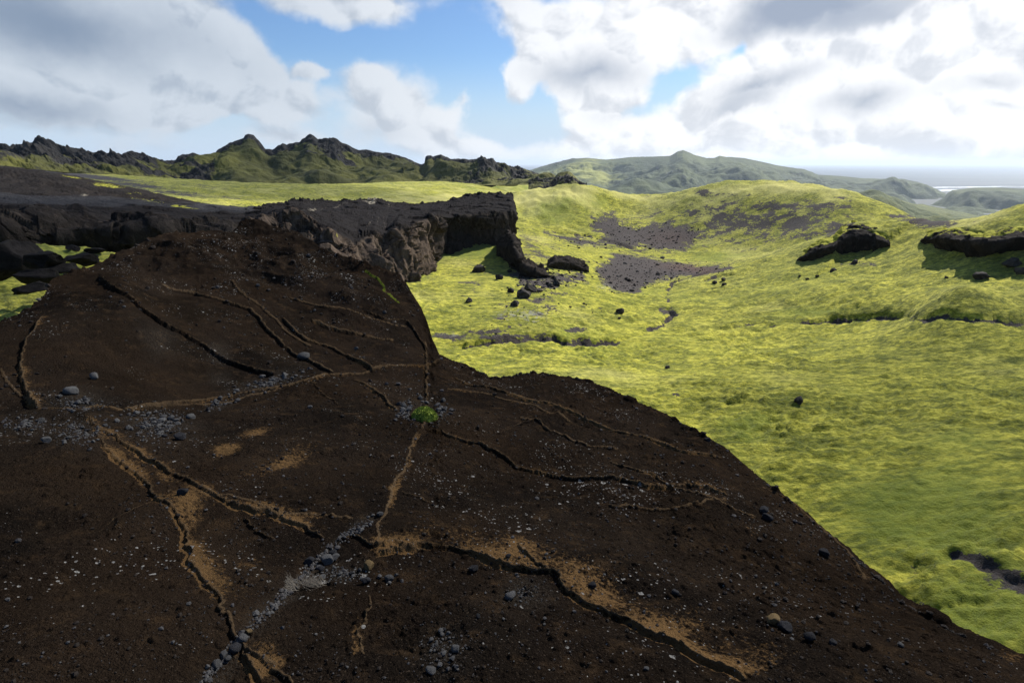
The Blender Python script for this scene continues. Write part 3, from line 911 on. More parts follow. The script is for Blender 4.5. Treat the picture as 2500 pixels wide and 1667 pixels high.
nb2 = f2(X, Y, 2.2, 4, .6, 52)
S1 = [(1436, 535), (1500, 522), (1508, 548), (1549, 552), (1640, 548), (1702, 558), (1714, 580), (1638, 612), (1574, 606), (1447, 593), (1478, 573), (1450, 560)]
S2 = [(1503, 618), (1578, 628), (1680, 645), (1790, 655), (1714, 669), (1629, 679), (1578, 696), (1558, 713), (1493, 710), (1456, 665), (1486, 638)]
S3 = [(1262, 640), (1290, 672), (1374, 668), (1425, 658), (1430, 686), (1374, 696), (1306, 713), (1265, 700), (1250, 660)]
S4 = [(1325, 566), (1400, 575), (1470, 592), (1540, 612), (1460, 606), (1370, 590)]
S5 = [(2350, 1352), (2393, 1360), (2440, 1393), (2510, 1418), (2510, 1460), (2430, 1430), (2375, 1392)]
wob = nb * 10
bare = np.zeros(X.shape)
vis = fr < 260
for S, w, sf in ((S1, 1.1, 24), (S2, 1.1, 18), (S3, .95, 26), (S4, .85, 16), (S5, .9, 40)):
    mk = poly_mask(px_ + wob, py_ + nb * 4, S, sf)
    bare = np.maximum(bare, np.where(vis, mk * w, 0))
hillf = ell(px_, py_, 1830, 545, 330, 66) * (fr < 225) * (fr > 110)
bare = np.maximum(bare, hillf * np.clip(.63 + .35 * f2(X * .5, Y, 5.0, 4, .6, 58), 0, .8))
for (cx, cy, rx, ry, w) in [(1900, 505, 90, 12, .75), (2010, 505, 80, 12, .8), (1945, 545, 60, 22, .8), (2040, 560, 60, 25, .7), (1760, 475, 40, 10, .6), (1700, 520, 60, 18, .5),
                            (1800, 590, 90, 30, .42), (1340, 600, 60, 20, .45), (1310, 620, 70, 35, .45), (1310, 740, 150, 40, .44), (1500, 690, 60, 40, .45),
                            (1090, 820, 45, 10, .8), (1200, 812, 60, 9, .7), (1240, 825, 120, 5, .85), (1420, 832, 70, 6, .7), (1400, 810, 50, 10, .6), (1200, 660, 50, 20, .35),
                            (1620, 760, 18, 8, .75), (1650, 958, 34, 8, .65), (1110, 680, 60, 40, .25), (1250, 800, 90, 14, .4), (1740, 675, 22, 8, .5), (2080, 640, 70, 12, .4), (2270, 543, 75, 13, .95), (2200, 528, 60, 6, .8), (1300, 650, 60, 40, .42), (1420, 640, 40, 20, .4), (1150, 700, 80, 40, .38), (1340, 720, 90, 30, .46), (1240, 770, 150, 30, .40), (1290, 590, 40, 50, .5),
                            (1300, 445, 40, 8, .6), (1280, 480, 30, 6, .4), (1600, 480, 40, 5, .5), (1720, 470, 26, 9, .8), (2060, 480, 30, 8, .6)]:
    bare = np.maximum(bare, np.where((fr < 240), w * ell(px_, py_, cx, cy, rx, ry), 0))
for (cx, cy, rx, ry, w) in [(190, 428, 190, 7, .95), (330, 452, 120, 7, .75), (430, 472, 150, 8, .62), (560, 484, 90, 6, .5), (500, 455, 120, 6, .45), (1280, 440, 40, 6, .5)]:
    bare = np.maximum(bare, np.where(fr > 110, w * ell(px_, py_, cx, cy, rx, ry, 6), 0))
red = np.where(vis, ell(px_, py_, 1690, 655, 70, 10, 5), 0) + .4 * np.where(vis, ell(px_, py_, 1640, 580, 60, 20), 0)
green = .14 + .38 * f2(X, Y, 14, 3, .5, 53) + .14 * sstep(-fr, -60, -22)
for (cx, cy, rx, ry, w) in [(1130, 610, 110, 30, .9), (1030, 660, 40, 30, .7), (1100, 740, 50, 40, .3), (1680, 830, 200, 30, .35), (2000, 760, 160, 14, .6), (2250, 1250, 220, 120, .6), (2420, 1500, 160, 90, .9),
                            (1370, 500, 90, 40, .6), (1450, 560, 60, 40, .4), (1750, 625, 90, 15, .6), (1330, 870, 200, 20, .25), (1800, 1040, 120, 40, .45), (2350, 860, 120, 50, .25),
                            (900, 480, 400, 20, .2), (150, 620, 150, 30, .8), (1560, 640, 80, 8, .4)]:
    green = green + w * ell(px_, py_, cx, cy, rx, ry)
far = sstep(fr, 260, 420)
green = green + far * .45
pale = .02 + .4 * f2(X, Y, 11, 3, .5, 54) + .5 * ell(px_, py_, 1880, 460, 220, 18) * (fr < 230) + .5 * ell(px_, py_, 1400, 465, 130, 14) * (fr < 230) \
    + .55 * ell(px_, py_, 1150, 485, 230, 14) + .45 * ell(px_, py_, 2400, 560, 120, 50) + .2 * sstep(fr, 60, 170)  # random pale moss, plus sunlit highlights painted on hilltops and meadow strip
grey = .15 + .55 * ell(px_, py_, 1280, 770, 130, 30) + .5 * ell(px_, py_, 1100, 815, 60, 12) + .5 * ell(px_, py_, 1480, 700, 50, 20)
# hummocks, swells, creases
cov = 1 - np.clip(bare * 1.3, 0, 1)
big = f2(X, Y, 8.0, 2, .45, 61) * .30
hum = f2(X * .8, Y * 1.15, 2.2, 3, .5, 62, 1) * .13 + f2(X * .8, Y * 1.2, .9, 3, .6, 63, 1) * .10
hum = hum + f2(X * .42 + nb * .3, Y * 1.25, 1.15, 3, .55, 66, 2) * .12 * (.6 + .8 * np.clip(nb2, -.4, .6))
fine = f2(X, Y, .5, 3, .55, 64, 0) * .065 * sstep(-fr, -90, -40)
dz = big * (.4 + .6 * cov) + (hum + fine) * cov * np.clip(.8 + .6 * nb, .3, 1.4)
dz += cov * sstep(fr, 115, 140) * (f2(X, Y, 5, 4, .6, 65, 0) * .42) * np.where(fr < 260, 1, .6)
GC = [([(1058, 832), (1110, 838), (1180, 832), (1240, 832), (1320, 830), (1400, 838), (1500, 832), (1560, 815), (1610, 790), (1640, 765), (1625, 725), (1640, 690), (1760, 655)], .32, .36, .28, .95),
      ([(1880, 792), (1960, 785), (2060, 778), (2150, 770), (2250, 772), (2330, 769), (2420, 774), (2600, 782)], .28, .3, .28, .75),
      ([(1600, 755), (1630, 752), (1660, 765)], .25, .1, .3, .7),
      ([(2300, 1330), (2351, 1342), (2393, 1353), (2423, 1378), (2461, 1395), (2500, 1408), (2600, 1440)], 0.3, .06, .25, .9),
      ([(2190, 1440), (2250, 1465), (2290, 1490)], .25, .1, .25, .6),
      ([(1730, 800), (1850, 790), (1900, 800)], .25, .2, .5, .45),
      ([(2140, 1290), (2200, 1340), (2260, 1400)], .25, .1, .4, .35),
      ([(1700, 690), (1760, 672), (1800, 668)], .3, .2, .3, .5),
      ([(2252, 588), (2320, 584), (2400, 592), (2460, 586), (2600, 576), (2800, 570)], 1.4, .0, 1.0, .0, 7.0),
      ([(2040, 590), (2075, 584), (2120, 586), (2165, 592)], 2.6, .0, .8, .0, 6.0),
      ([(1330, 560), (1420, 572), (1500, 590), (1560, 610)], .8, .3, .8, .7)]
for (L, st, gd, gw, bw, *dc) in GC:
    dc = dc[0] if dc else 1.2
    P = gr.hit(*densify(L, 14).T)
    Dd, Sg, T = line_dist(X, Y, P, 4.0 if dc < 2 else 16.0)
    sdv = Dd * Sg + nb2 * .35
    k = np.where(Dd < (4 if dc < 2 else 16), sstep(T, 0, .14) * (1 - sstep(T, .92, 1)), 0) * np.clip(.95 + .8 * nb, .3, 1.4)
    dz += k * (st * (sstep(sdv, -.25, .25) - .5) * np.exp(-np.abs(sdv) / dc) - gd * np.exp(-(sdv / gw) ** 2))
    bare = np.maximum(bare, bw * k * np.exp(-((sdv + .1) / (gw * 1.1)) ** 2))
gr.z = zb + dz
Vg = np.stack([X, Y, gr.z], -1)
me = mesh_np('mossy_ground', Vg.reshape(-1, 3), grid_faces(NG, len(az_g), True), True,
             dict(bare=bare, green=np.clip(green, 0, 1.4), pale=np.clip(pale, 0, 1), red=np.clip(red, 0, 1), grey=np.clip(grey, 0, 1)))
tag(link('mossy_ground', me, M_GROUND), kind='structure')
del me, Vg


# ================================================================ LOFTED ROCK MASSES
def loft(rows, ncol, nrow, smooth_rows=True):
    """rows: lists of (px,py,r) running the same way; returns world grid (nrow,ncol,3) and (v,u) parameters"""
    u = np.linspace(0, 1, ncol)
    C = []
    for L in rows:
        A = np.array(L, float)
        # piecewise along px index with mild smoothing by chord
        P = W(A[:, 0], A[:, 1], A[:, 2])
        s = np.concatenate([[0], np.cumsum(np.hypot(np.diff(A[:, 0]), np.diff(A[:, 1])))])
        s /= s[-1]
        C.append(np.stack([np.interp(u, s, P[:, k]) for k in range(3)], -1))
    C = np.array(C)
    n = len(rows)
    v = np.linspace(0, n - 1, nrow)
    i = np.minimum(v.astype(int), n - 2)
    f = (v - i)[:, None, None]
    p0, p1, p2_, p3_ = C[np.maximum(i - 1, 0)], C[i], C[i + 1], C[np.minimum(i + 2, n - 1)]
    cr = .5 * (2 * p1 + (p2_ - p0) * f + (2 * p0 - 5 * p1 + 4 * p2_ - p3_) * f ** 2 + (3 * p1 - p0 - 3 * p2_ + p3_) * f ** 3)
    li = p1 * (1 - f) + p2_ * f
    return (.5 * cr + .5 * li if smooth_rows else li), v, u


def normals(G):
    du = np.gradient(G, axis=1); dv = np.gradient(G, axis=0)
    n = np.cross(du, dv)
    return n / (np.linalg.norm(n, axis=2, keepdims=True) + 1e-9)


def slope_up(G):
    return np.abs(normals(G)[..., 2])


# --- the main cliff: dark plateau, rim, fluted face
far_ = [(600, 520, 84), (640, 508, 96), (700, 500, 102), (706, 493, 102), (740, 490, 104), (760, 497, 106), (800, 493, 108), (870, 491, 110), (930, 492, 112), (960, 499, 114), (1050, 500, 116),
        (1090, 492, 117), (1130, 479, 118), (1190, 475, 118), (1240, 476, 118), (1251, 482, 117), (1254, 500, 116)]
mid_ = [(600, 530, 74), (650, 514, 78), (700, 510, 80), (720, 508, 80), (750, 508, 82), (780, 512, 84), (830, 513, 86), (880, 512, 88), (940, 508, 92), (970, 512, 93), (1050, 512, 98),
        (1090, 508, 101), (1130, 500, 104), (1190, 494, 106), (1245, 492, 107), (1256, 498, 107), (1259, 512, 107)]
rim_ = [(600, 548, 66), (655, 532, 68), (690, 515, 70), (715, 513, 70), (738, 516, 69), (765, 535, 68), (820, 560, 66), (870, 585, 66), (912, 567, 70), (940, 575, 71), (966, 553, 72), (1000, 556, 75),
        (1050, 530, 82), (1110, 527, 88), (1170, 522, 92), (1250, 515, 96), (1261, 522, 99)]
mf_ = [(590, 580, 64), (655, 566, 66), (690, 560, 67), (720, 560, 67), (750, 565, 66), (800, 590, 64), (850, 620, 63), (885, 630, 64), (925, 615, 67), (950, 610, 69), (975, 600, 70), (1010, 595, 74),
       (1050, 570, 83), (1110, 560, 90), (1170, 556, 93), (1246, 562, 95), (1262, 570, 99)]
foot_ = [(590, 640, 62), (655, 640, 63), (690, 645, 63), (720, 650, 62), (760, 660, 62), (800, 670, 61), (850, 680, 61), (890, 690, 62), (940, 680, 65), (965, 680, 67), (1000, 682, 68), (1025, 655, 74),
         (1055, 625, 83), (1110, 605, 90), (1170, 592, 93), (1244, 612, 94), (1268, 630, 98)]
under_ = [(a, b + 40, c - 1) for a, b, c in foot_]
back_ = [(a, b + 45, c + 6) for a, b, c in far_]
G, v, u = loft([back_, far_, mid_, rim_, mf_, foot_, under_], 620, 360)
N = normals(G)
N *= np.sign((N * -G).sum(2, keepdims=True)) * 1.0
vv = v[:, None] * np.ones_like(u)[None]
facew = sstep(vv, 2.8, 3.3)
topw = (1 - facew) * sstep(vv, .6, 1.0)
Fl = f3(G, 5.5, 3, .45, 71, 2, (1, 1, .16)) * 1.1
fv, fj = facets(G, 3.4, 72, (1, 1, .55)); fv2, fj2 = facets(G, 1.2, 73, (1, 1, .7))
pxg, pyg = topx(G)
left_fins = 1 - sstep(pxg, 1040, 1090)
disp = facew * (Fl * (.30 + .8 * left_fins) + fv * (.62 - .2 * left_fins) + fv2 * .20 - .45 * (fj < .07) + f3(G, 2.0, 4, .55, 74) * .15)
disp += topw * (f3(G, 7.0, 4, .5, 74) * .25 + fv * .16 + fv2 * .05 + f3(G, 3.0, 3, .5, 75, 2) * .10)
G2 = G + N * disp[..., None]
G2[..., 2] += topw * sstep(vv, .8, 1.0) * (1 - sstep(vv, 1.0, 1.5)) * np.maximum(f2(G[..., 0], G[..., 1], 3.0, 4, .6, 76, 2), -.2) * .55
# rounded recess under the block (dark alcove)
alc = ell(pxg, pyg, 1130, 570, 70, 26) * facew
G2 += (G / np.linalg.norm(G, axis=2, keepdims=True)) * (alc * 1.4)[..., None]
palem = np.zeros(G.shape[:2])
for (cx, cy, rx, ry, w) in [(905, 494, 30, 6, .75), (1000, 492, 35, 7, .85), (950, 500, 16, 8, .5), (765, 514, 22, 6, .7), (820, 505, 40, 5, .4), (1045, 528, 6, 12, .5)]:
    palem = np.maximum(palem, w * ell(pxg, pyg, cx, cy, rx, ry))
for L in ([(912, 525), (905, 545), (897, 552), (893, 570)], [(935, 525), (938, 545), (944, 565)], [(925, 530), (920, 548)], [(960, 528), (958, 550)], [(735, 515), (790, 508), (850, 498)], [(1045, 520), (1042, 540), (1040, 555)]):
    P = densify(L, 6)
    D_, _, _ = line_dist(pxg, pyg, P, 12)
    palem = np.maximum(palem, .55 * np.exp(-(D_ / 2.0) ** 2) * (1 - .6 * facew))
lit = np.clip(left_fins * .9 + ell(pxg, pyg, 1200, 560, 70, 50) * .35, 0, 1) * facew  # fins and block corner painted lighter, as if the sun strikes them
mossc = np.zeros(G.shape[:2])
mossc = np.maximum(mossc, .6 * ell(pxg, pyg, 825, 575, 14, 14))
me = mesh_np('cliff', G2.reshape(-1, 3), grid_faces(G2.shape[0], G2.shape[1]), True,
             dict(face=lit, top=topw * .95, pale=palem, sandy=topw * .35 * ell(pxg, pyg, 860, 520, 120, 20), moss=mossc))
tag(link('cliff', me, M_CLIFF), 'flat-topped dark lava cliff with fluted brown fins above the bright moss valley', 'cliff')

# --- left black lava plateau with its shaded cliff
fa = [(-700, 395, 190), (-300, 392, 190), (0, 406, 190), (100, 416, 180), (182, 430, 172), (260, 447, 160), (332, 462, 150), (420, 482, 135), (500, 500, 118), (600, 508, 105), (700, 509, 98), (760, 512, 95)]
md = [(-700, 440, 130), (-300, 440, 130), (0, 452, 128), (100, 455, 124), (182, 460, 120), (260, 470, 114), (332, 478, 108), (420, 490, 102), (500, 504, 96), (600, 511, 90), (700, 514, 86), (760, 517, 85)]
m2 = [(-700, 480, 90), (-300, 480, 90), (0, 480, 92), (100, 484, 92), (182, 488, 92), (260, 492, 90), (332, 497, 88), (420, 503, 86), (500, 511, 83), (600, 518, 80), (700, 524, 77), (760, 530, 76)]
ri = [(-700, 530, 64), (-300, 530, 64), (0, 528, 66), (80, 520, 67), (150, 522, 67), (200, 528, 67), (300, 534, 67), (420, 540, 68), (500, 545, 68), (580, 548, 69), (700, 552, 69), (760, 558, 69)]
fo = [(-700, 570, 58), (-300, 570, 58), (0, 562, 60), (80, 556, 61), (150, 560, 61), (200, 556, 61), (300, 566, 61), (420, 566, 62), (500, 572, 62), (580, 580, 63), (700, 590, 63), (760, 600, 63)]
f2_ = [(-700, 610, 58), (-300, 612, 58), (0, 606, 60), (80, 608, 61), (150, 608, 61), (200, 606, 62), (300, 612, 62), (420, 610, 62), (500, 612, 62), (580, 620, 62), (700, 630, 62), (760, 640, 62)]
un = [(a, b + 40, c) for a, b, c in f2_]
bk = [(a, b + 50, c + 6) for a, b, c in fa]
G, v, u = loft([bk, fa, md, m2, ri, fo, f2_, un], 640, 330)
N = normals(G); N *= np.sign((N * -G).sum(2, keepdims=True))
vv = v[:, None] * np.ones_like(u)[None]
pxg, pyg = topx(G)
facew = sstep(vv, 3.9, 4.4)
ledge = ell(pxg, pyg, 80, 440, 170, 16, 10) + .5 * ell(pxg, pyg, 330, 478, 120, 8, 8)
streak = f3(G, 5.0, 5, .55, 81, 2)
disp = f3(G, 6.0, 4, .48, 82) * (.22 + .8 * facew + .9 * ledge) + facets(G, 3.6, 83, (1, 1, .9))[0] * (.10 + .6 * facew) + facets(G, 1.3, 84)[0] * (.03 + .2 * facew)
disp += (1 - facew) * sstep(vv, 1.6, 2.2) * np.maximum(streak, 0) * .15
disp += ell(pxg, pyg, 120, 520, 190, 12) * f3(G, 5.0, 3, .45, 84, 2) * .9
G2 = G + N * disp[..., None]
sandy = np.clip(ell(pxg, pyg, 220, 493, 430, 14, 2) + ell(pxg, pyg, 120, 415, 190, 8, 9) + .9 * ell(pxg, pyg, 620, 514, 130, 9), 0, 1) * (1 - facew) * (1 - .8 * np.clip(ledge, 0, 1)) + .15 * f3(G, 6, 4, .6, 86)
mossc = np.zeros(G.shape[:2])
for (cx, cy, rx, ry, w) in [(260, 452, 70, 7, .62), (180, 434, 60, 4, .6), (360, 490, 70, 6, .55), (450, 504, 60, 4, .65), (340, 475, 90, 8, .45), (430, 557, 7, 5, .7), (540, 515, 40, 3, .4)]:
    mossc = np.maximum(mossc, w * ell(pxg, pyg, cx, cy, rx, ry, 8))
palem = np.zeros(G.shape[:2])
for (cx, cy, rx, ry, w) in [(205, 478, 22, 8, .7), (285, 491, 45, 6, .75), (150, 485, 22, 4, .5), (415, 506, 14, 8, .55), (570, 508, 30, 5, .55), (150, 522, 18, 7, .5), (310, 519, 30, 3, .4)]:
    palem = np.maximum(palem, w * ell(pxg, pyg, cx, cy, rx, ry, 5))
me = mesh_np('lava_plateau', G2.reshape(-1, 3), grid_faces(G2.shape[0], G2.shape[1]), True,
             dict(face=np.zeros(G.shape[:2]), top=np.clip(1 - facew, 0, 1) * .55, pale=palem, sandy=sandy, moss=mossc))
tag(link('lava_plateau', me, M_CLIFF), 'low black lava plateau with grey sand on top, behind the brown rock slab', 'cliff')


# --- right-hand outcrops on the moss slope
def outcrop(name, label, cols, depth, ncol, nrow, amp, mossy, seed, over=.25, cat='rock outcrop'):
    """cols: (px, crest y, foot y) from left to right; the foot stands on the moss"""
    A = np.array(cols, float)
    u0 = np.linspace(0, 1, len(A)); u = np.linspace(0, 1, ncol)
    px, yc, yf = (np.interp(u, u0, A[:, k]) for k in range(3))
    r0_ = np.hypot(*gr.hit(px, yf, 14.0, 900)[:, :2].T)
    k = np.ones(9) / 9; r0_ = np.convolve(np.pad(r0_, 4, mode='edge'), k, 'valid')
    ft = W(px, yf, r0_); cr = W(px, yc, r0_ + depth * .7)
    h = np.maximum(cr[:, 2] - ft[:, 2], .3)
    bk = W(px, yc, r0_ + depth * 1.6); bk[:, 2] = cr[:, 2] - .12 * h
    b2 = W(px, yc, r0_ + depth * 2.6); b2[:, 2] = cr[:, 2] - h * 1.3
    md = W(px, yc * .62 + yf * .38, r0_ + depth * (.28 - over))
    f1 = W(px, yf, r0_ + depth * .2)
    f0 = f1.copy(); f0[:, 2] -= 2.5
    C = np.array([b2, bk, cr, md, f1, f0])
    n = len(C); v = np.linspace(0, n - 1, nrow); i = np.minimum(v.astype(int), n - 2); f = (v - i)[:, None, None]
    p0, p1, p2_, p3_ = C[np.maximum(i - 1, 0)], C[i], C[i + 1], C[np.minimum(i + 2, n - 1)]
    crm = .5 * (2 * p1 + (p2_ - p0) * f + (2 * p0 - 5 * p1 + 4 * p2_ - p3_) * f ** 2 + (3 * p1 - p0 - 3 * p2_ + p3_) * f ** 3)
    G = .6 * crm + .4 * (p1 * (1 - f) + p2_ * f)
    N = normals(G); N *= np.sign((N * -G).sum(2, keepdims=True))
    vv = v[:, None] * np.ones(ncol)[None]
    edge = sstep(u, 0, .06) * (1 - sstep(u, .94, 1))
    d = (facets(G, 2.2, seed, (1, 1, 1.1))[0] * .30 + facets(G, .85, seed + 1)[0] * .16 + f3(G, 3.0, 4, .5, seed + 2) * .45) * amp * edge[None]
    G2 = G + N * d[..., None]
    ms = mossy * (1 - sstep(vv, 2.35, 2.75)) * (.8 + .5 * f3(G, 2.5, 3, .5, seed + 4))
    z0 = np.zeros(vv.shape)
    me = mesh_np(name, G2.reshape(-1, 3), grid_faces(*G2.shape[:2]), True, dict(face=z0, top=z0, pale=z0, sandy=z0, moss=np.clip(ms, 0, 1)))
    return tag(link(name, me, M_CLIFF), label, cat)


outcrop('rock_outcrop', 'dark craggy outcrop with a moss cap and a low tail to its left',
        [(1946, 630, 640), (1960, 622, 641), (1980, 606, 640), (2005, 592, 634), (2035, 584, 628), (2056, 560, 624), (2080, 549, 622), (2105, 548, 618), (2130, 556, 615), (2150, 566, 612), (2166, 582, 608), (2174, 600, 606)],
        6.5, 240, 170, .55, .85, 91)
outcrop('rock_outcrop', 'long dark overhanging rock band under the pale moss hilltop at the right edge',
        [(2246, 586, 592), (2262, 573, 600), (2300, 563, 614), (2340, 563, 626), (2400, 570, 634), (2440, 566, 630), (2480, 557, 620), (2540, 550, 612), (2640, 548, 612), (2760, 550, 612)],
        5.0, 320, 150, .6, .80, 95, .45)
outcrop('rock_spur', 'broken brown rock spur running down from the right corner of the flat-topped cliff',
        [(1212, 604, 622), (1226, 584, 634), (1240, 572, 648), (1254, 584, 662), (1268, 612, 670), (1285, 640, 678), (1302, 654, 680), (1322, 664, 680), (1345, 670, 679)], 4.0, 190, 130, .95, .15, 102)
outcrop('rock_outcrop', 'weathered grey-brown rock knob half sunk in moss right of the cliff',
        [(1336, 648, 655), (1356, 630, 657), (1385, 628, 660), (1410, 638, 664), (1438, 657, 667)], 2.6, 130, 80, .6, .35, 105)


# ================================================================ RIDGES AND MOUNTAINS
def hill(name, sky_px, rc, base_px, rb, ncol, nrow, mat_, seed, crag, rockf, lightf=None, back=.12, mids=None):
    S = np.array(sky_px, float); B = np.array(base_px, float)
    pxs = np.linspace(S[0, 0], S[-1, 0], ncol)
    top = np.interp(pxs, S[:, 0], S[:, 1]); bot = np.interp(pxs, B[:, 0], B[:, 1])
    rcv = np.interp(pxs, *np.array(rc, float).T); rbv = np.interp(pxs, *np.array(rb, float).T)
    Pt, Pb = W(pxs, top, rcv), W(pxs, bot, rbv)
    nb_ = nrow // 4
    t = np.linspace(0, 1, nrow - nb_)
    prof = t ** 1.35
    G = np.empty((nrow, ncol, 3))
    def blur(a, k):
        if k < 1: return a
        w = np.exp(-np.linspace(-2, 2, 2 * k + 1) ** 2); w /= w.sum()
        return np.convolve(np.pad(a, k, mode='edge'), w, 'valid')
    for j, (tt, pr) in enumerate(zip(t, prof)):
        G[j, :, :2] = Pb[:, :2] * (1 - tt) + Pt[:, :2] * tt
        G[j, :, 2] = Pb[:, 2] * (1 - pr) + (Pt[:, 2] if tt > .97 else blur(Pt[:, 2], int(ncol * .055 * (1 - tt / .97) ** .8))) * pr
    hgt = np.maximum(Pt[:, 2] - Pb[:, 2], 4)
    for j in range(nb_):
        k = (j + 1) / nb_
        G[nrow - nb_ + j, :, :2] = Pt[:, :2] * (1 + back * k)
        G[nrow - nb_ + j, :, 2] = Pt[:, 2] - (hgt * 1.3) * k ** 1.3
    tv = np.concatenate([t, np.ones(nb_)])[:, None] * np.ones(ncol)[None]
    pg = np.broadcast_to(pxs[None], tv.shape)
    rk = np.clip(rockf(pg, tv, G), 0, 1)
    up = np.array([0, -.35, .94])
    low = sstep(tv, 0, .12)
    rm = rcv.mean()
    mid = f3(G, rm * .09, 4, .5, seed) * rm * .016 * (1 - sstep(tv, .75, .97))
    cr = (f3(G, crag * 3, 5, .58, seed + 5, 2) * .55 + f3(G, crag, 4, .6, seed + 9) * .35) * crag * (.10 + .9 * rk)
    cr = cr * (1 - .75 * sstep(tv, .88, .985))
    G = G + up * ((mid + cr) * low)[..., None]
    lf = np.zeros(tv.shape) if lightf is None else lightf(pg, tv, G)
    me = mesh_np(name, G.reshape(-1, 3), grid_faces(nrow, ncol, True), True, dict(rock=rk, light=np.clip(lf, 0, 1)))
    return tag(link(name, me, mat_), kind='structure')


SK1 = [(-500, 372), (-300, 352), (-150, 372), (0, 367), (10, 374), (22, 369), (40, 369), (56, 368), (80, 358), (96, 355), (98, 347), (114, 346), (135, 355), (154, 367), (181, 363), (223, 374), (298, 378), (324, 369),
       (345, 374), (370, 385), (393, 393), (430, 393), (434, 383), (450, 379), (473, 376), (488, 382), (500, 388), (508, 381), (516, 376), (525, 374), (530, 368), (542, 361), (563, 350), (580, 344), (595, 338), (599, 331), (608, 328), (619, 331), (632, 343),
       (648, 364), (664, 366), (675, 359), (691, 351), (700, 356), (712, 352), (720, 349), (733, 348), (738, 341), (745, 337), (755, 327), (762, 330), (776, 340), (787, 341), (790, 337), (797, 338), (804, 341), (812, 336), (819, 338), (829, 346), (850, 355), (877, 367), (898, 367), (946, 375), (983, 383),
       (1010, 396), (1031, 404), (1070, 420), (1120, 440)]
BS1 = [(-500, 420), (0, 405), (200, 425), (350, 445), (500, 462), (700, 466), (900, 462), (1031, 452), (1120, 450)]


def rock1(p, t, G):
    n = f3(G, 70, 4, .6, 201)
    return .10 + 1.15 * n * sstep(t, .25, .6) + .75 * sstep(t, .80, .97) + 1.0 * ell(p, t, 170, .6, 260, .45) + .55 * ell(p, t, 480, .35, 90, .5) + .55 * ell(p, t, 800, .68, 90, .18) \
        + .4 * ell(p, t, 560, .55, 60, .12) - .5 * ell(p, t, 620, .35, 110, .3) - .35 * ell(p, t, 900, .2, 150, .3) + .35 * ell(p, t, 930, .8, 90, .15)


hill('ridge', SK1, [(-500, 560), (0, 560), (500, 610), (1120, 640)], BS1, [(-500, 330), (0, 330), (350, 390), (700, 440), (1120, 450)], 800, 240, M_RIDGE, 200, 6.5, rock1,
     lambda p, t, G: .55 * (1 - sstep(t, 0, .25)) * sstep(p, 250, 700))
SK2 = [(985, 402), (1010, 400), (1030, 402), (1036, 398), (1039, 384), (1045, 380), (1052, 380), (1058, 383), (1066, 381), (1076, 377), (1082, 381), (1100, 388), (1140, 389), (1175, 386), (1180, 389), (1201, 391), (1210, 398), (1222, 402), (1230, 400), (1244, 408), (1270, 413), (1302, 421), (1330, 431), (1365, 441), (1400, 450)]
hill('ridge', SK2, [(985, 540), (1400, 470)], [(985, 452), (1150, 452), (1300, 452), (1400, 458)], [(985, 420), (1400, 330)], 360, 150, M_RIDGE, 230, 4.5,
     lambda p, t, G: .15 + .9 * f3(G, 40, 4, .6, 231) + .8 * sstep(t, .8, .96) + .6 * ell(p, t, 1150, .38, 90, .10) + .5 * ell(p, t, 1240, .8, 90, .25) - .3 * ell(p, t, 1100, .6, 60, .2),
     lambda p, t, G: .55 * (1 - sstep(t, 0, .2)))
SK3 = [(1290, 450), (1310, 444), (1330, 446), (1348, 438), (1356, 432), (1362, 424), (1370, 420), (1386, 418), (1395, 422), (1404, 431), (1412, 438), (1420, 448), (1432, 456)]
hill('crag', SK3, [(1290, 300), (1432, 300)], [(1290, 462), (1432, 464)], [(1290, 262), (1432, 262)], 140, 80, M_RIDGE, 250, 2.5, lambda p, t, G: .65 + .8 * f3(G, 15, 4, .6, 251) + 0 * t)

SK4 = [(1180, 440), (1296, 415), (1326, 405), (1398, 387), (1433, 386), (1481, 390), (1540, 384), (1590, 383), (1636, 381), (1645, 376), (1654, 370), (1668, 367), (1680, 371), (1695, 378), (1725, 387), (1745, 386), (1757, 381), (1772, 383), (1814, 386), (1850, 393), (1903, 405),
       (1963, 414), (1999, 427), (2052, 430), (2112, 436), (2171, 437), (2201, 437), (2240, 444), (2275, 457), (2310, 474), (2350, 500)]
hill('mountain', SK4, [(1180, 5000), (1668, 4600), (2000, 5000), (2350, 5400)], [(1180, 500), (1500, 520), (2000, 530), (2340, 560)], [(1180, 3000), (1668, 2500), (2340, 3600)], 520, 170, M_MOUNT, 260, 40,
     lambda p, t, G: -.02 + .55 * f3(G, 520, 5, .6, 261) + .35 * ell(p, t, 1720, .55, 170, .22) + .3 * sstep(t, .93, 1) + .3 * ell(p, t, 2000, .5, 170, .3),
     lambda p, t, G: .85 * ell(p, t, 1430, .75, 130, .35) + .4 * f3(G, 600, 4, .5, 262))
SK5 = [(2140, 540), (2230, 520), (2262, 505), (2290, 491), (2305, 482), (2314, 471), (2326, 464), (2345, 463), (2379, 458), (2430, 458), (2500, 461), (2700, 458), (2900, 480)]
hill('headland', SK5, [(2140, 4200), (2900, 4400)], [(2140, 560), (2900, 600)], [(2140, 2800), (2900, 2800)], 300, 110, M_MOUNT, 280, 30, lambda p, t, G: -.02 + .45 * f3(G, 200, 5, .6, 281) + .3 * sstep(t, .9, 1))
SK6 = [(1980, 470), (2060, 466), (2120, 472), (2180, 482), (2231, 499), (2260, 508), (2314, 520), (2400, 540)]
hill('hill', SK6, [(1980, 1900), (2400, 1900)], [(1980, 560), (2400, 580)], [(1980, 1200), (2400, 1200)], 160, 80, M_MOUNT, 290, 14, lambda p, t, G: .02 + .25 * f3(G, 120, 4, .6, 291), lambda p, t, G: .45 + 0 * t)


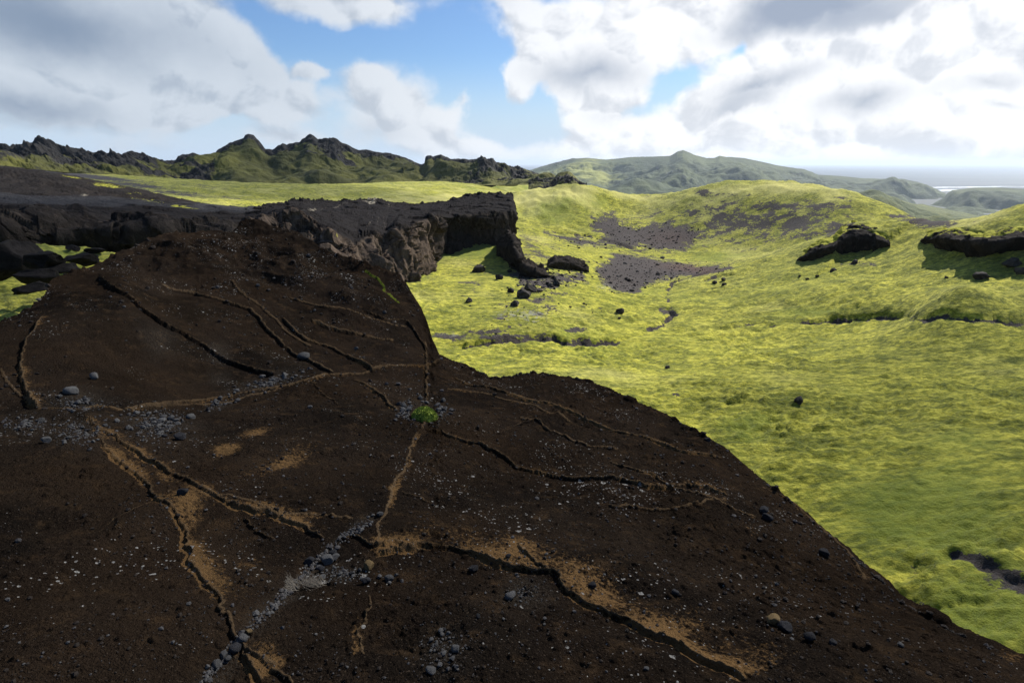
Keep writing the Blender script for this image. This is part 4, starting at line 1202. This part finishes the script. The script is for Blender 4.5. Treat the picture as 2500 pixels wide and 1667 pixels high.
# ================================================================ COAST AND SEA
def sheet(name, pts, mat_, z):
    me = bpy.data.meshes.new(name)
    me.from_pydata([(x, y, z) for x, y in pts], [], [list(range(len(pts)))])
    me.update()
    return link(name, me, mat_)


SEAZ = -230.0
m, t, b, p = mat('sea_water')
c = t.mix(t.ss(t.noise(t.vm('MULTIPLY', p, (.3, 1, 1)), .0022, 5, .6), .35, .7), (.014, .028, .042), (.040, .060, .078))
t.put(b.inputs['Base Color'], c)
b.inputs['Roughness'].default_value = .6
b.inputs['Specular IOR Level'].default_value = .04
bump(t, b, t.noise(p, .05, 4, .6), .5, 4.0)
M_SEA = m
m, t, b, p = mat('black_beach_sand')
t.put(b.inputs['Base Color'], t.mix(t.noise(p, .004, 5, .6), (.06, .068, .066), (.11, .115, .10)))
M_BEACH = m
m, t, b, p = mat('surf_foam')
t.put(b.inputs['Base Color'], t.mix(t.ss(t.noise(t.vm('MULTIPLY', p, (.25, 1, 1)), .012, 5, .65), .42, .56), (.20, .26, .30), (.85, .87, .88)))
M_SURF = m
tag(sheet('sea', [(-70000, 300), (70000, 300), (70000, 62000), (-70000, 62000)], M_SEA, SEAZ), kind='structure')


def coast_band(name, la, lb, mat_, z):
    A, B = np.array(la, float), np.array(lb, float)
    V = []
    for L in (A, B):
        d = pdir(L[:, 0], L[:, 1])
        P = d * (z / d[:, 2])[:, None]
        V.append(P)
    n = len(A)
    G = np.stack(V)
    gg = np.stack([np.stack([np.interp(np.linspace(0, n - 1, 240), np.arange(n), G[k, :, c]) for c in range(3)], -1) for k in (0, 1)])
    rows = np.stack([gg[0] * (1 - f) + gg[1] * f for f in np.linspace(0, 1, 9)])
    rows[..., 1] += f2(rows[..., 0], rows[..., 1], 420, 4, .6, 7) * 60
    me = mesh_np(name, rows.reshape(-1, 3), grid_faces(9, 240, False), True)
    return tag(link(name, me, mat_), kind='structure')


coast_band('beach', [(2150, 471), (2300, 467), (2500, 466), (2900, 466)], [(2150, 640), (2300, 640), (2500, 640), (2900, 640)], M_BEACH, SEAZ + 2)
coast_band('surf', [(2200, 466), (2300, 463), (2500, 461), (2900, 460)], [(2200, 470), (2300, 468), (2500, 466.5), (2900, 466)], M_SURF, SEAZ + 1.2)
coast_band('surf', [(2220, 457.5), (2300, 456.5), (2500, 454.5), (2900, 454)], [(2220, 459.5), (2300, 458.5), (2500, 456.5), (2900, 456)], M_SURF, SEAZ + 1.2)


# ================================================================ STONES
def ico(sub):
    import bmesh
    bm = bmesh.new()
    bmesh.ops.create_icosphere(bm, subdivisions=sub, radius=1.0)
    V = np.array([v.co[:] for v in bm.verts]); F = np.array([[v.index for v in f.verts] for f in bm.faces])
    bm.free()
    return V, F


ICO3, ICO1, ICO4 = ico(3), ico(1), ico(4)


def stone_verts(seed, cuts=9, base=ICO3, rough=.10, flat=.75):
    rg_ = np.random.default_rng(seed)
    V = base[0].copy()
    for _ in range(cuts):
        n = rg_.normal(size=3); n /= np.linalg.norm(n)
        d = rg_.uniform(.52, .85)
        s = V @ n
        V = V - np.where(s > d, s - d, 0)[:, None] * n
    V = V + base[0] * (f3(base[0] * 1.0 + seed * 3.7, .8, 4, .55, seed) * rough)[:, None]
    V *= np.array([1, rg_.uniform(.7, 1.0), flat * rg_.uniform(.8, 1.1)])
    V /= np.abs(V[:, 0]).max()
    return V


STONES = [mesh_np('stone', stone_verts(k), ICO3[1], True) for k in range(10)]
BOULD = [mesh_np('boulder', stone_verts(100 + k, 12, ICO4, .14, .85), ICO4[1], True) for k in range(8)]
_cache = {}


def with_mat(me, mt):
    key = (me.name, mt.name)
    if key not in _cache:
        c = me.copy(); c.materials.clear(); c.materials.append(mt); _cache[key] = c
    return _cache[key]


def put_stone(name, P, rad, me, mt, label, cat, group=None, sink=.3, rot=None, sz=1.0):
    o = bpy.data.objects.new(name, with_mat(me, mt))
    o.location = (float(P[0]), float(P[1]), float(P[2]) + rad * .6 * (1 - sink * 1.4))
    o.rotation_euler = (random.uniform(-.2, .2), random.uniform(-.2, .2), random.uniform(0, 6.28) if rot is None else rot)
    o.scale = (rad, rad, rad * sz)
    COL.objects.link(o)
    return tag(o, label, cat, group)


def on_rock(px, py): return rock.hit(px, py)[0]


def on_gnd(px, py, rmin=14.0): return gr.hit(px, py, rmin, 700)[0]


HS = [(742, 877, 30, M_GREY, 'flat pale grey stone lying alone beside the long crack in the mound face'),
      (232, 925, 22, M_GREY, 'small grey stone on bare brown rock, above the left gravel patch'),
      (176, 960, 28, M_GREY, 'grey stone at the upper edge of the left gravel patch'),
      (115, 1081, 20, M_GREY, 'lone blue-grey stone below the far left gravel'),
      (467, 1021, 20, M_GREY, 'grey stone at the right edge of the big gravel patch'),
      (440, 1073, 26, M_DARK, 'dark flat stone just below the big gravel patch'),
      (581, 978, 15, M_GREY, 'small grey stone right of the short gravel strip'),
      (756, 996, 14, M_GREY, 'little grey stone on smooth brown rock left of the moss cushion'),
      (447, 1206, 24, M_DARK, 'dark grey flat stone between the two tan-edged cracks at left'),
      (800, 1374, 34, M_GREY, 'largest round grey stone of the cluster by the dead grass'),
      (757, 1376, 26, M_DARK, 'dark grey stone at the left of the cluster by the dead grass'),
      (818, 1366, 24, M_GREY, 'grey stone right behind the largest stone of the cluster by the dead grass'),
      (812, 1353, 20, M_DARK, 'dark stone topmost in the cluster by the dead grass'),
      (785, 1392, 18, M_DARK, 'small dark stone in front of the cluster by the dead grass'),
      (900, 1388, 32, M_TAN, 'tan orange stone right of the dead grass'),
      (893, 1423, 24, M_DARK, 'dark rough stone below the tan stone'),
      (926, 1411, 16, M_GREY, 'small grey stone between the dark rough stone and the pale round stone'),
      (950, 1418, 22, M_GREY, 'pale round grey stone with a white fleck, right of the tan stone'),
      (788, 1411, 16, M_GREY, 'grey stone beside the right-hand dead grass tuft'),
      (929, 1257, 18, M_GREY, 'grey stone where the thin vertical crack meets the gravel line'),
      (1245, 1459, 30, M_GREY, 'pale grey stone with a bright top below the tan ledge'),
      (1157, 1392, 26, M_DARK, 'dark angular stone just under the left end of the tan ledge'),
      (1241, 1360, 16, M_DARK, 'dark pebble in the sand on top of the tan ledge'),
      (1445, 1432, 20, M_DARK, 'dark bluish stone lying in the tan sand of the ledge'),
      (1113, 1590, 26, M_GREY, 'upright grey stone near the bottom centre of the slab'),
      (1052, 1639, 24, M_GREY, 'pointed grey stone at the bottom edge of the slab'),
      (1075, 1543, 15, M_GREY, 'topmost stone of the loose group at bottom centre'),
      (1052, 1565, 15, M_GREY, 'grey stone in the left of the loose group at bottom centre'),
      (1168, 1507, 14, M_DARK, 'dark pebble right of the loose group at bottom centre'),
      (1576, 1634, 15, M_GREY, 'small blue-grey stone near the bottom right of the slab'),
      (1884, 1520, 36, M_TAN, 'mottled brown lichen-covered stone at lower right of the slab'),
      (1911, 1537, 36, M_DARK, 'smooth blue-black stone touching the mottled brown stone'),
      (1973, 1561, 30, M_DARK, 'dark oval stone a little right of the blue-black stone'),
      (2032, 1572, 16, M_DARK, 'small dark stone furthest right of the lower right group'),
      (1867, 1250, 26, M_DARK, 'upper of two stacked black stones near the right edge of the slab'),
      (1873, 1268, 26, M_DARK, 'lower of two stacked black stones near the right edge of the slab'),
      (2013, 1354, 24, M_DARK, 'flat black stone right on the outer edge of the slab'),
      (1650, 1449, 20, M_DARK, 'black stone on brown rock left of the lower right group'),
      (1727, 1077, 16, M_DARK, 'black pebble on the rim of the slab against the moss'),
      (2197, 1576, 14, M_GREY, 'single grey pebble near the right bottom of the slab'),
      (597, 1562, 26, M_GREY, 'blue-grey stone where the gravel line meets the left crack'),
      (575, 1586, 26, M_DARK, 'dark stone in the gravel line just below its crossing with the crack'),
      (556, 1612, 18, M_GREY, 'small grey stone low in the gravel line'),
      (546, 1603, 20, M_GREY, 'grey stone on the left side of the low gravel line'),
      (607, 1545, 16, M_TAN, 'tan stone in the gravel line above the crossing'),
      (530, 1625, 22, M_GREY, 'bluish stone in the gravel line near the bottom edge')]
for (px, py, s, mt, lab) in HS:
    P = on_rock(px, py)
    D = np.linalg.norm(P)
    put_stone('stone', P, s * .5 * D / FPX, random.choice(STONES), mt, lab, 'stone', 'loose stones on the brown rock slab', .18)

# gravel: the largest pebbles one by one, the uncountable rest as one object
pat = [('in the grey gravel patch at the left under the flat brown face', (190, 985, 70, 24), 9, 170, 9),
       ('in the far left gravel by the frame edge', (60, 1035, 75, 22), 8, 170, 8),
       ('in the lower left gravel under the tan-edged crack', (190, 1055, 70, 38), 10, 260, 8),
       ('in the big gravel patch right of the tan-edged crack', (385, 1035, 80, 42), 22, 420, 10),
       ('in the gravel strip along the long crack of the mound', (655, 934, 90, 13), 12, 190, 9),
       ('in the short gravel strip left of centre', (530, 988, 38, 13), 6, 80, 8),
       ('in the ring of stones round the green moss cushion', (1035, 1003, 62, 32), 20, 150, 12),
       ('scattered between the dead grass tufts and the tan stone', (830, 1402, 75, 20), 12, 130, 9),
       ('in the loose group at the bottom centre', (1080, 1590, 70, 60), 12, 120, 9),
       ('on the brown rock around the pale stone below the ledge', (1275, 1450, 55, 30), 6, 90, 7)]
gv = []                                            # (point, radius, tone)
PEB = [mesh_np('pebble', stone_verts(300 + k, 12, ico(2), .10, .7), ico(2)[1], False) for k in range(6)]
for (lab, (cx, cy, rx, ry), nbig, nsm, sz) in pat:
    n = nbig + nsm
    th, q = rng.uniform(0, 6.283, n), np.abs(rng.normal(0, .62, n)) ** .8
    qx, qy = cx + rx * q * np.cos(th), cy + ry * q * np.sin(th)
    rot = -.24 if 'strip' in lab else 0
    qx, qy = cx + (qx - cx) * math.cos(rot) - (qy - cy) * math.sin(rot), cy + (qx - cx) * math.sin(rot) + (qy - cy) * math.cos(rot)
    if 'ring' in lab:
        k = np.hypot((qx - cx) / 36, (qy - cy - 4) / 22) < 1
        qx = np.where(k, cx + (qx - cx) * 1.0 + np.sign(qx - cx) * 34, qx)
    P = rock.hit(qx, qy)
    D = np.linalg.norm(P, axis=1)
    for i in range(n):
        big = i < nbig
        s = (sz * rng.uniform(.8, 1.5) if big else sz * rng.lognormal(-.95, .42)) * .5 * D[i] / FPX
        if big:
            put_stone('pebble', P[i], s, PEB[i % 6], M_GREY if rng.random() < .75 else M_DARK, 'grey pebble ' + lab, 'pebble', 'pebbles ' + lab, .2)
        else:
            gv.append((P[i], s, rng.choice([0., 1.], p=[.35, .65])))
# the gravel line
t_ = rng.beta(1.0, .9, 520)
Ld = densify(LINE20, 3)
L_ = Ld[(t_ * (len(Ld) - 1)).astype(int)] + rng.normal(0, 6, (520, 2))
P = rock.hit(L_[:, 0], L_[:, 1]); D = np.linalg.norm(P, axis=1)
for i in range(520): gv.append((P[i], rng.lognormal(1.6, .45) * .5 * D[i] / FPX, rng.choice([0., 1.], p=[.5, .5])))
# loose dark and pale lumps all over the slab
n = 17000
qx, qy = rng.uniform(0, 2500, n), rng.uniform(580, 1667, n)
keep = f2(qx, qy, 260, 3, .55, 99) + .25 + .5 * ell(qx, qy, 1500, 1350, 700, 330) - .35 * ell(qx, qy, 400, 1000, 500, 200) > rng.uniform(-.2, 1.0, n)
P = rock.hit(qx[keep], qy[keep]); D = np.linalg.norm(P, axis=1)
rr_ = np.hypot(P[:, 0], P[:, 1])
okk = rr_ < 1.0 * np.interp(np.arctan2(P[:, 0], P[:, 1]), az_r, rmax)
P, D = P[okk], D[okk]
for i in range(len(P)):
    gv.append((P[i], min(rng.lognormal(1.2, .5), 11) * .5 * D[i] / FPX, rng.choice([-1., 0., 1.], p=[.80, .13, .07])))
base_sh = [stone_verts(500 + k, 7, ICO1, .22, .75) for k in range(12)]
VV, FF, TT = [], [], []
for i, (P_, s, tone) in enumerate(gv):
    a = rng.uniform(0, 6.28); c, s_ = math.cos(a), math.sin(a)
    B = base_sh[i % 12] @ np.array([[c, s_, 0], [-s_, c, 0], [0, 0, 1]])
    VV.append(B * s + P_ + np.array([0, 0, s * .35])); FF.append(ICO1[1] + i * len(ICO1[0])); TT.append(np.full(len(B), tone + rng.uniform(-.15, .15)))
m, t, b, p = mat('gravel')
tn = t.attr('tone')
c = t.mix(t.ss(tn, -.7, -.3), t.mix(t.noise(p, 60, 3, .6), (.008, .007, .0065), (.026, .018, .012)), (.045, .042, .041))
c = t.mix(t.ss(tn, .4, .7), c, t.mix(t.noise(p, 25, 4, .65), (.034, .033, .032), (.085, .082, .078)))
t.put(b.inputs['Base Color'], c)
bump(t, b, t.noise(p, 120, 3, .6), .6, .01)
me = mesh_np('gravel', np.vstack(VV), np.vstack(FF), False, dict(tone=np.concatenate(TT)))
tag(link('gravel', me, m), 'small loose gravel and grit scattered over the dark brown rock slab', 'gravel', None, 'stuff')

# --- boulders in the valley
BL = [(1170, 653, 36, 'blocky dark boulder on bright moss below the cliff'), (1136, 681, 0, ''), (1218, 674, 24, 'smaller tilted dark block between the blocky boulder and the spur'),
      (1145, 731, 20, 'narrow upright black boulder alone on the moss left of the boulder cluster'), (1258, 738, 26, 'black boulder standing lowest in the cluster under the spur'),
      (1278, 716, 34, 'broad black boulder in the middle of the cluster under the spur'), (1298, 700, 38, 'tall black boulder leaning on the upper right of the cluster under the spur'),
      (1248, 708, 20, 'small black boulder at the left of the cluster under the spur'), (1318, 708, 16, 'small black boulder at the right of the cluster under the spur'),
      (1512, 756, 26, 'lone black boulder on pale moss in the middle of the talus'), (1628, 894, 17, 'small dark boulder standing alone in the open moss field'),
      (1426, 740, 9, 'tiny dark rock left of the lone black talus boulder'), (1468, 627, 8, 'tiny dark rock above the grey scree fan'), (1345, 695, 20, 'dark slab fragment in the black soil below the spur'),
      (1360, 690, 24, 'angular dark fragment furthest right in the black soil below the spur'), (1356, 680, 16, 'small dark fragment at the top of the black soil below the spur'),
      (2395, 672, 30, 'low rounded dark boulder on the moss below the right-hand rock band'), (2490, 660, 26, 'dark boulder at the right frame edge below the rock band'),
      (1971, 680, 9, 'tiny dark rock below the tail of the moss-capped outcrop'), (1994, 673, 9, 'small dark rock right of the tiny rock below the outcrop tail'), (1952, 673, 8, 'leftmost tiny dark rock below the outcrop tail'),
      (2035, 658, 13, 'dark rock in the shadow of the moss-capped outcrop'), (2087, 638, 18, 'dark rock in the shadow close under the moss-capped outcrop'), (2470, 640, 32, 'dark boulder in the shadow of the right-hand rock band'),
      (1766, 680, 18, 'upper of the black rocks poking from the moss at the foot of the grey scree'), (1768, 693, 16, 'lower of the black rocks poking from the moss at the foot of the grey scree'), (1745, 688, 13, 'left of the black rocks poking from the moss at the foot of the grey scree'),
      (1543, 707, 14, 'dark rock at the lower end of the grey scree'), (1950, 974, 22, 'flat black rock showing through the moss field at right'),
      (2310, 677, 9, 'tiny dark rock left of the low rounded boulder')]
for (px, py, s, lab) in BL:
    if not s: continue
    P = on_gnd(px, py + s * .3)
    D = np.linalg.norm(P)
    put_stone('boulder', P, s * .48 * D / FPX, random.choice(BOULD), M_BOULDER, lab, 'boulder', 'dark boulders on the moss', .25, None, random.uniform(.8, 1.1))
def scatter(polys, n, smin, smax, name, label):
    VV, FF = [], []
    k = 0
    for S, m_ in polys:
        A = np.array(S, float); lo, hi = A.min(0), A.max(0)
        qx, qy = rng.uniform(lo[0] - 25, hi[0] + 25, m_), rng.uniform(lo[1] - 12, hi[1] + 14, m_)
        ins = poly_mask(qx, qy, S, 16) > rng.uniform(.15, .9, m_)
        P = gr.hit(qx[ins], qy[ins], 14.0, 700)
        for p_ in P:
            sc_ = min(smin * rng.lognormal(0, .55), smax)
            VV.append(base_sh[k % 12] * sc_ + p_ + np.array([0, 0, sc_ * .25])); FF.append(ICO1[1] + k * len(ICO1[0])); k += 1
    o = link(name, mesh_np(name, np.vstack(VV), np.vstack(FF), False, dict(tone=np.repeat(rng.choice([-1., -1., 0.], k), len(ICO1[0])) )), bpy.data.materials['gravel'])
    return tag(o, label, 'gravel', None, 'stuff')


scatter([(S1, 1300), (S2, 1600), (S3, 900), (S4, 500)], 0, .09, .5, 'scree_gravel', 'loose dark gravel lying on the bare scree slopes beyond the cliff')
# gully boulders, left
for (px, py, r, s, sz, lab) in [(112, 645, 44, 62, .8, 'big rounded black boulder in the left gully under the plateau'), (30, 660, 46, 100, .9, 'huge black boulder at the left frame edge in the gully'),
                            (95, 690, 42, 70, .7, 'broad black boulder in front of the big rounded one in the left gully'), (85, 712, 40, 55, .5, 'low black boulder lowest in the left gully'), (165, 668, 44, 60, .6, 'wide black boulder half hidden behind the left shoulder of the slab'), (205, 640, 50, 46, .5, 'flat black rock between the moss bank and the slab shoulder'), (60, 625, 54, 50, .5, 'low black rock under the plateau cliff at far left'),
                            (180, 612, 54, 30, .5, 'small black rock on the green moss bank behind the gully'), (235, 618, 54, 36, .5, 'flat black rock on the right of the green moss bank behind the gully')]:
    P = W(px, py, r)
    D = np.linalg.norm(P)
    o = put_stone('boulder', P, s * .55 * D / FPX, random.choice(BOULD), M_BLACK, lab, 'boulder', 'black boulders in the left gully', .4, None, sz)
# talus rocks
for i in range(110):
    if i < 70: px, py = rng.normal(1290, 90), rng.normal(745, 45)
    else: px, py = rng.uniform(1270, 1480), rng.uniform(590, 700)
    if not (1060 < px < 1560 and 600 < py < 825) or (px < 1240 and py < 690): continue
    P = on_gnd(px, py); D = np.linalg.norm(P)
    put_stone('rock', P, rng.lognormal(1.5, .4) * .5 * D / FPX, BOULD[i % 8], M_BOULDER, 'small dark rock half buried in the mossy talus below the cliff', 'rock', 'small rocks strewn over the mossy talus', .45, None, .8)

# ================================================================ PLANTS
m, t, b, p = mat('cushion_leaf')
t.put(b.inputs['Base Color'], t.mix(t.ss(t.noise(p, 70, 3, .6), .35, .65), (.12, .165, .018), (.27, .33, .055)))
M_LEAF = m
m, t, b, p = mat('dead_grass')
t.put(b.inputs['Base Color'], t.mix(t.noise(p, 40, 3, .6), (.055, .046, .034), (.15, .132, .105)))
M_DEAD = m


def cushion(px, py, wpx, label):
    P = on_rock(px, py + wpx * .28)
    D = np.linalg.norm(P)
    rad = wpx * .5 * D / FPX
    root = bpy.data.objects.new('moss_cushion', None); COL.objects.link(root); root.location = P
    tag(root, label, 'plant')
    V = ICO3[0].copy()
    V[:, 2] = np.maximum(V[:, 2], -.1)
    V = V * (1 + .12 * f3(V + 3, .6, 3, .5, 5))[:, None] * np.array([rad * .95, rad * .9, rad * .85])
    link('cushion', mesh_np('cushion', V, ICO3[1], True), M_LEAF, root)
    n = 3200
    d = rng.normal(size=(n, 3)); d[:, 2] = np.abs(d[:, 2]); d /= np.linalg.norm(d, axis=1, keepdims=True)
    base = d * np.array([rad * .95, rad * .9, rad * .85]) * (1 + .12 * f3(d + 3, .6, 3, .5, 5))[:, None] * rng.uniform(.9, 1.02, n)[:, None]
    tdir = d + rng.normal(0, .55, (n, 3)); tdir /= np.linalg.norm(tdir, axis=1, keepdims=True)
    side = np.cross(tdir, rng.normal(size=(n, 3))); side /= np.linalg.norm(side, axis=1, keepdims=True)
    L = rad * rng.uniform(.07, .15, n)[:, None]
    q = np.stack([base, base + tdir * L * .5 + side * L * .32, base + tdir * L, base + tdir * L * .5 - side * L * .32], 1).reshape(-1, 3)
    link('leaf', mesh_np('leaf', q, np.arange(4 * n).reshape(-1, 4), False), M_LEAF, root)['kind'] = 'stuff'


cushion(1035, 1006, 64, 'round bright green moss cushion growing in a crack of the brown rock among grey pebbles')


def grass_tuft(px, py, wpx, label, ang, n=120):
    P = on_rock(px, py)
    D = np.linalg.norm(P)
    s = wpx * D / FPX
    VV, FF = [], []
    for i in range(n):
        a = ang + rng.normal(0, .5)
        b0 = np.array([rng.normal(0, .22) * s, rng.normal(0, .16) * s, 0])
        L = s * rng.uniform(.35, .8)
        hd = np.array([math.cos(a), math.sin(a), 0])
        sd_ = np.array([-math.sin(a), math.cos(a), 0]) * s * .010
        k = len(VV) * 8
        pts = []
        for f in (0, .33, .66, 1):
            c = b0 + hd * L * f + np.array([0, 0, s * (.03 + .15 * math.sin(f * 2.2) * rng.uniform(.4, 1))])
            pts += [c - sd_ * (1.15 - f), c + sd_ * (1.15 - f)]
        VV.append(np.array(pts))
        for j in range(3): FF.append([k + 2 * j, k + 2 * j + 1, k + 2 * j + 3, k + 2 * j + 2])
    o = link('grass_tuft', mesh_np('grass_tuft', np.vstack(VV), np.array(FF), False), M_DEAD)
    o.location = P
    tag(o, label, 'grass', 'dead grass tufts on the rock slab')


grass_tuft(708, 1436, 58, 'larger pale dead grass tuft lying in the gravel line', 2.6)
grass_tuft(772, 1428, 40, 'smaller pale dead grass tuft right of the larger one', 2.7, 110)

# ================================================================ SHADE CLOUDS ADDED OUT OF VIEW, AND HAZE
m = bpy.data.materials.new('cloud_vapour'); m.use_nodes = True
ct = NT(m.node_tree)
co = ct.n('ShaderNodeOutputMaterial')


def cloud(name, ground, height, rad, depth, label):
    """unseen vapour blob added between the sun and a ground point to darken it"""
    L = height / sd[2]
    c = np.array(ground) + np.array(sd) * L
    V, F = ICO4
    Q = V * (1 + .22 * f3(V * 1.0 + 9, .9, 4, .55, 33))[:, None]
    Q = Q * np.array(rad)
    mm = bpy.data.materials.new(name + '_vapour'); mm.use_nodes = True
    t = NT(mm.node_tree)
    o = t.n('ShaderNodeOutputMaterial')
    pv = t.n('ShaderNodeVolumePrincipled')
    pv.inputs['Color'].default_value = (.95, .96, .98, 1)
    pv.inputs['Density'].default_value = depth / (2 * rad[2] / sd[2])
    pv.inputs['Anisotropy'].default_value = .3
    t.t.links.new(pv.outputs[0], o.inputs['Volume'])
    ob = link(name, mesh_np(name, Q, F, True), mm, None, c)
    return tag(ob, kind='structure')


cloud('cloud', (-6, -22, -3), 420, (48, 46, 16), 0.55, '')
cloud('cloud', (36, 24, -12), 460, (32, 24, 12), 0.75, '')
cloud('cloud', (-48, 44, -6), 440, (30, 34, 12), 1.0, '')
cloud('cloud', (-120, 230, -10), 620, (110, 75, 26), 1.1, '')
cloud('cloud', (-300, 560, 0), 700, (330, 260, 60), 0.9, '')

hz = bpy.data.materials.new('haze_air'); hz.use_nodes = True
t = NT(hz.node_tree)
o = t.n('ShaderNodeOutputMaterial')
pv = t.n('ShaderNodeVolumePrincipled')
pv.inputs['Color'].default_value = (.74, .86, 1.0, 1)
pv.inputs['Density'].default_value = 0.42e-4
pv.inputs['Anisotropy'].default_value = .25
t.t.links.new(pv.outputs[0], o.inputs['Volume'])
hb = 65000.0
hv = [(x, y, z) for z in (SEAZ - 3, 150.0) for x, y in ((-hb * 1.2, -9000), (hb * 1.2, -9000), (hb * 1.2, hb), (-hb * 1.2, hb))]
me = bpy.data.meshes.new('haze')
me.from_pydata(hv, [], [(0, 3, 2, 1), (4, 5, 6, 7), (0, 1, 5, 4), (1, 2, 6, 5), (2, 3, 7, 6), (3, 0, 4, 7)])
me.update()
tag(link('haze', me, hz), 'thin pale haze filling the air over the valley and the coast', 'haze', None, 'stuff')
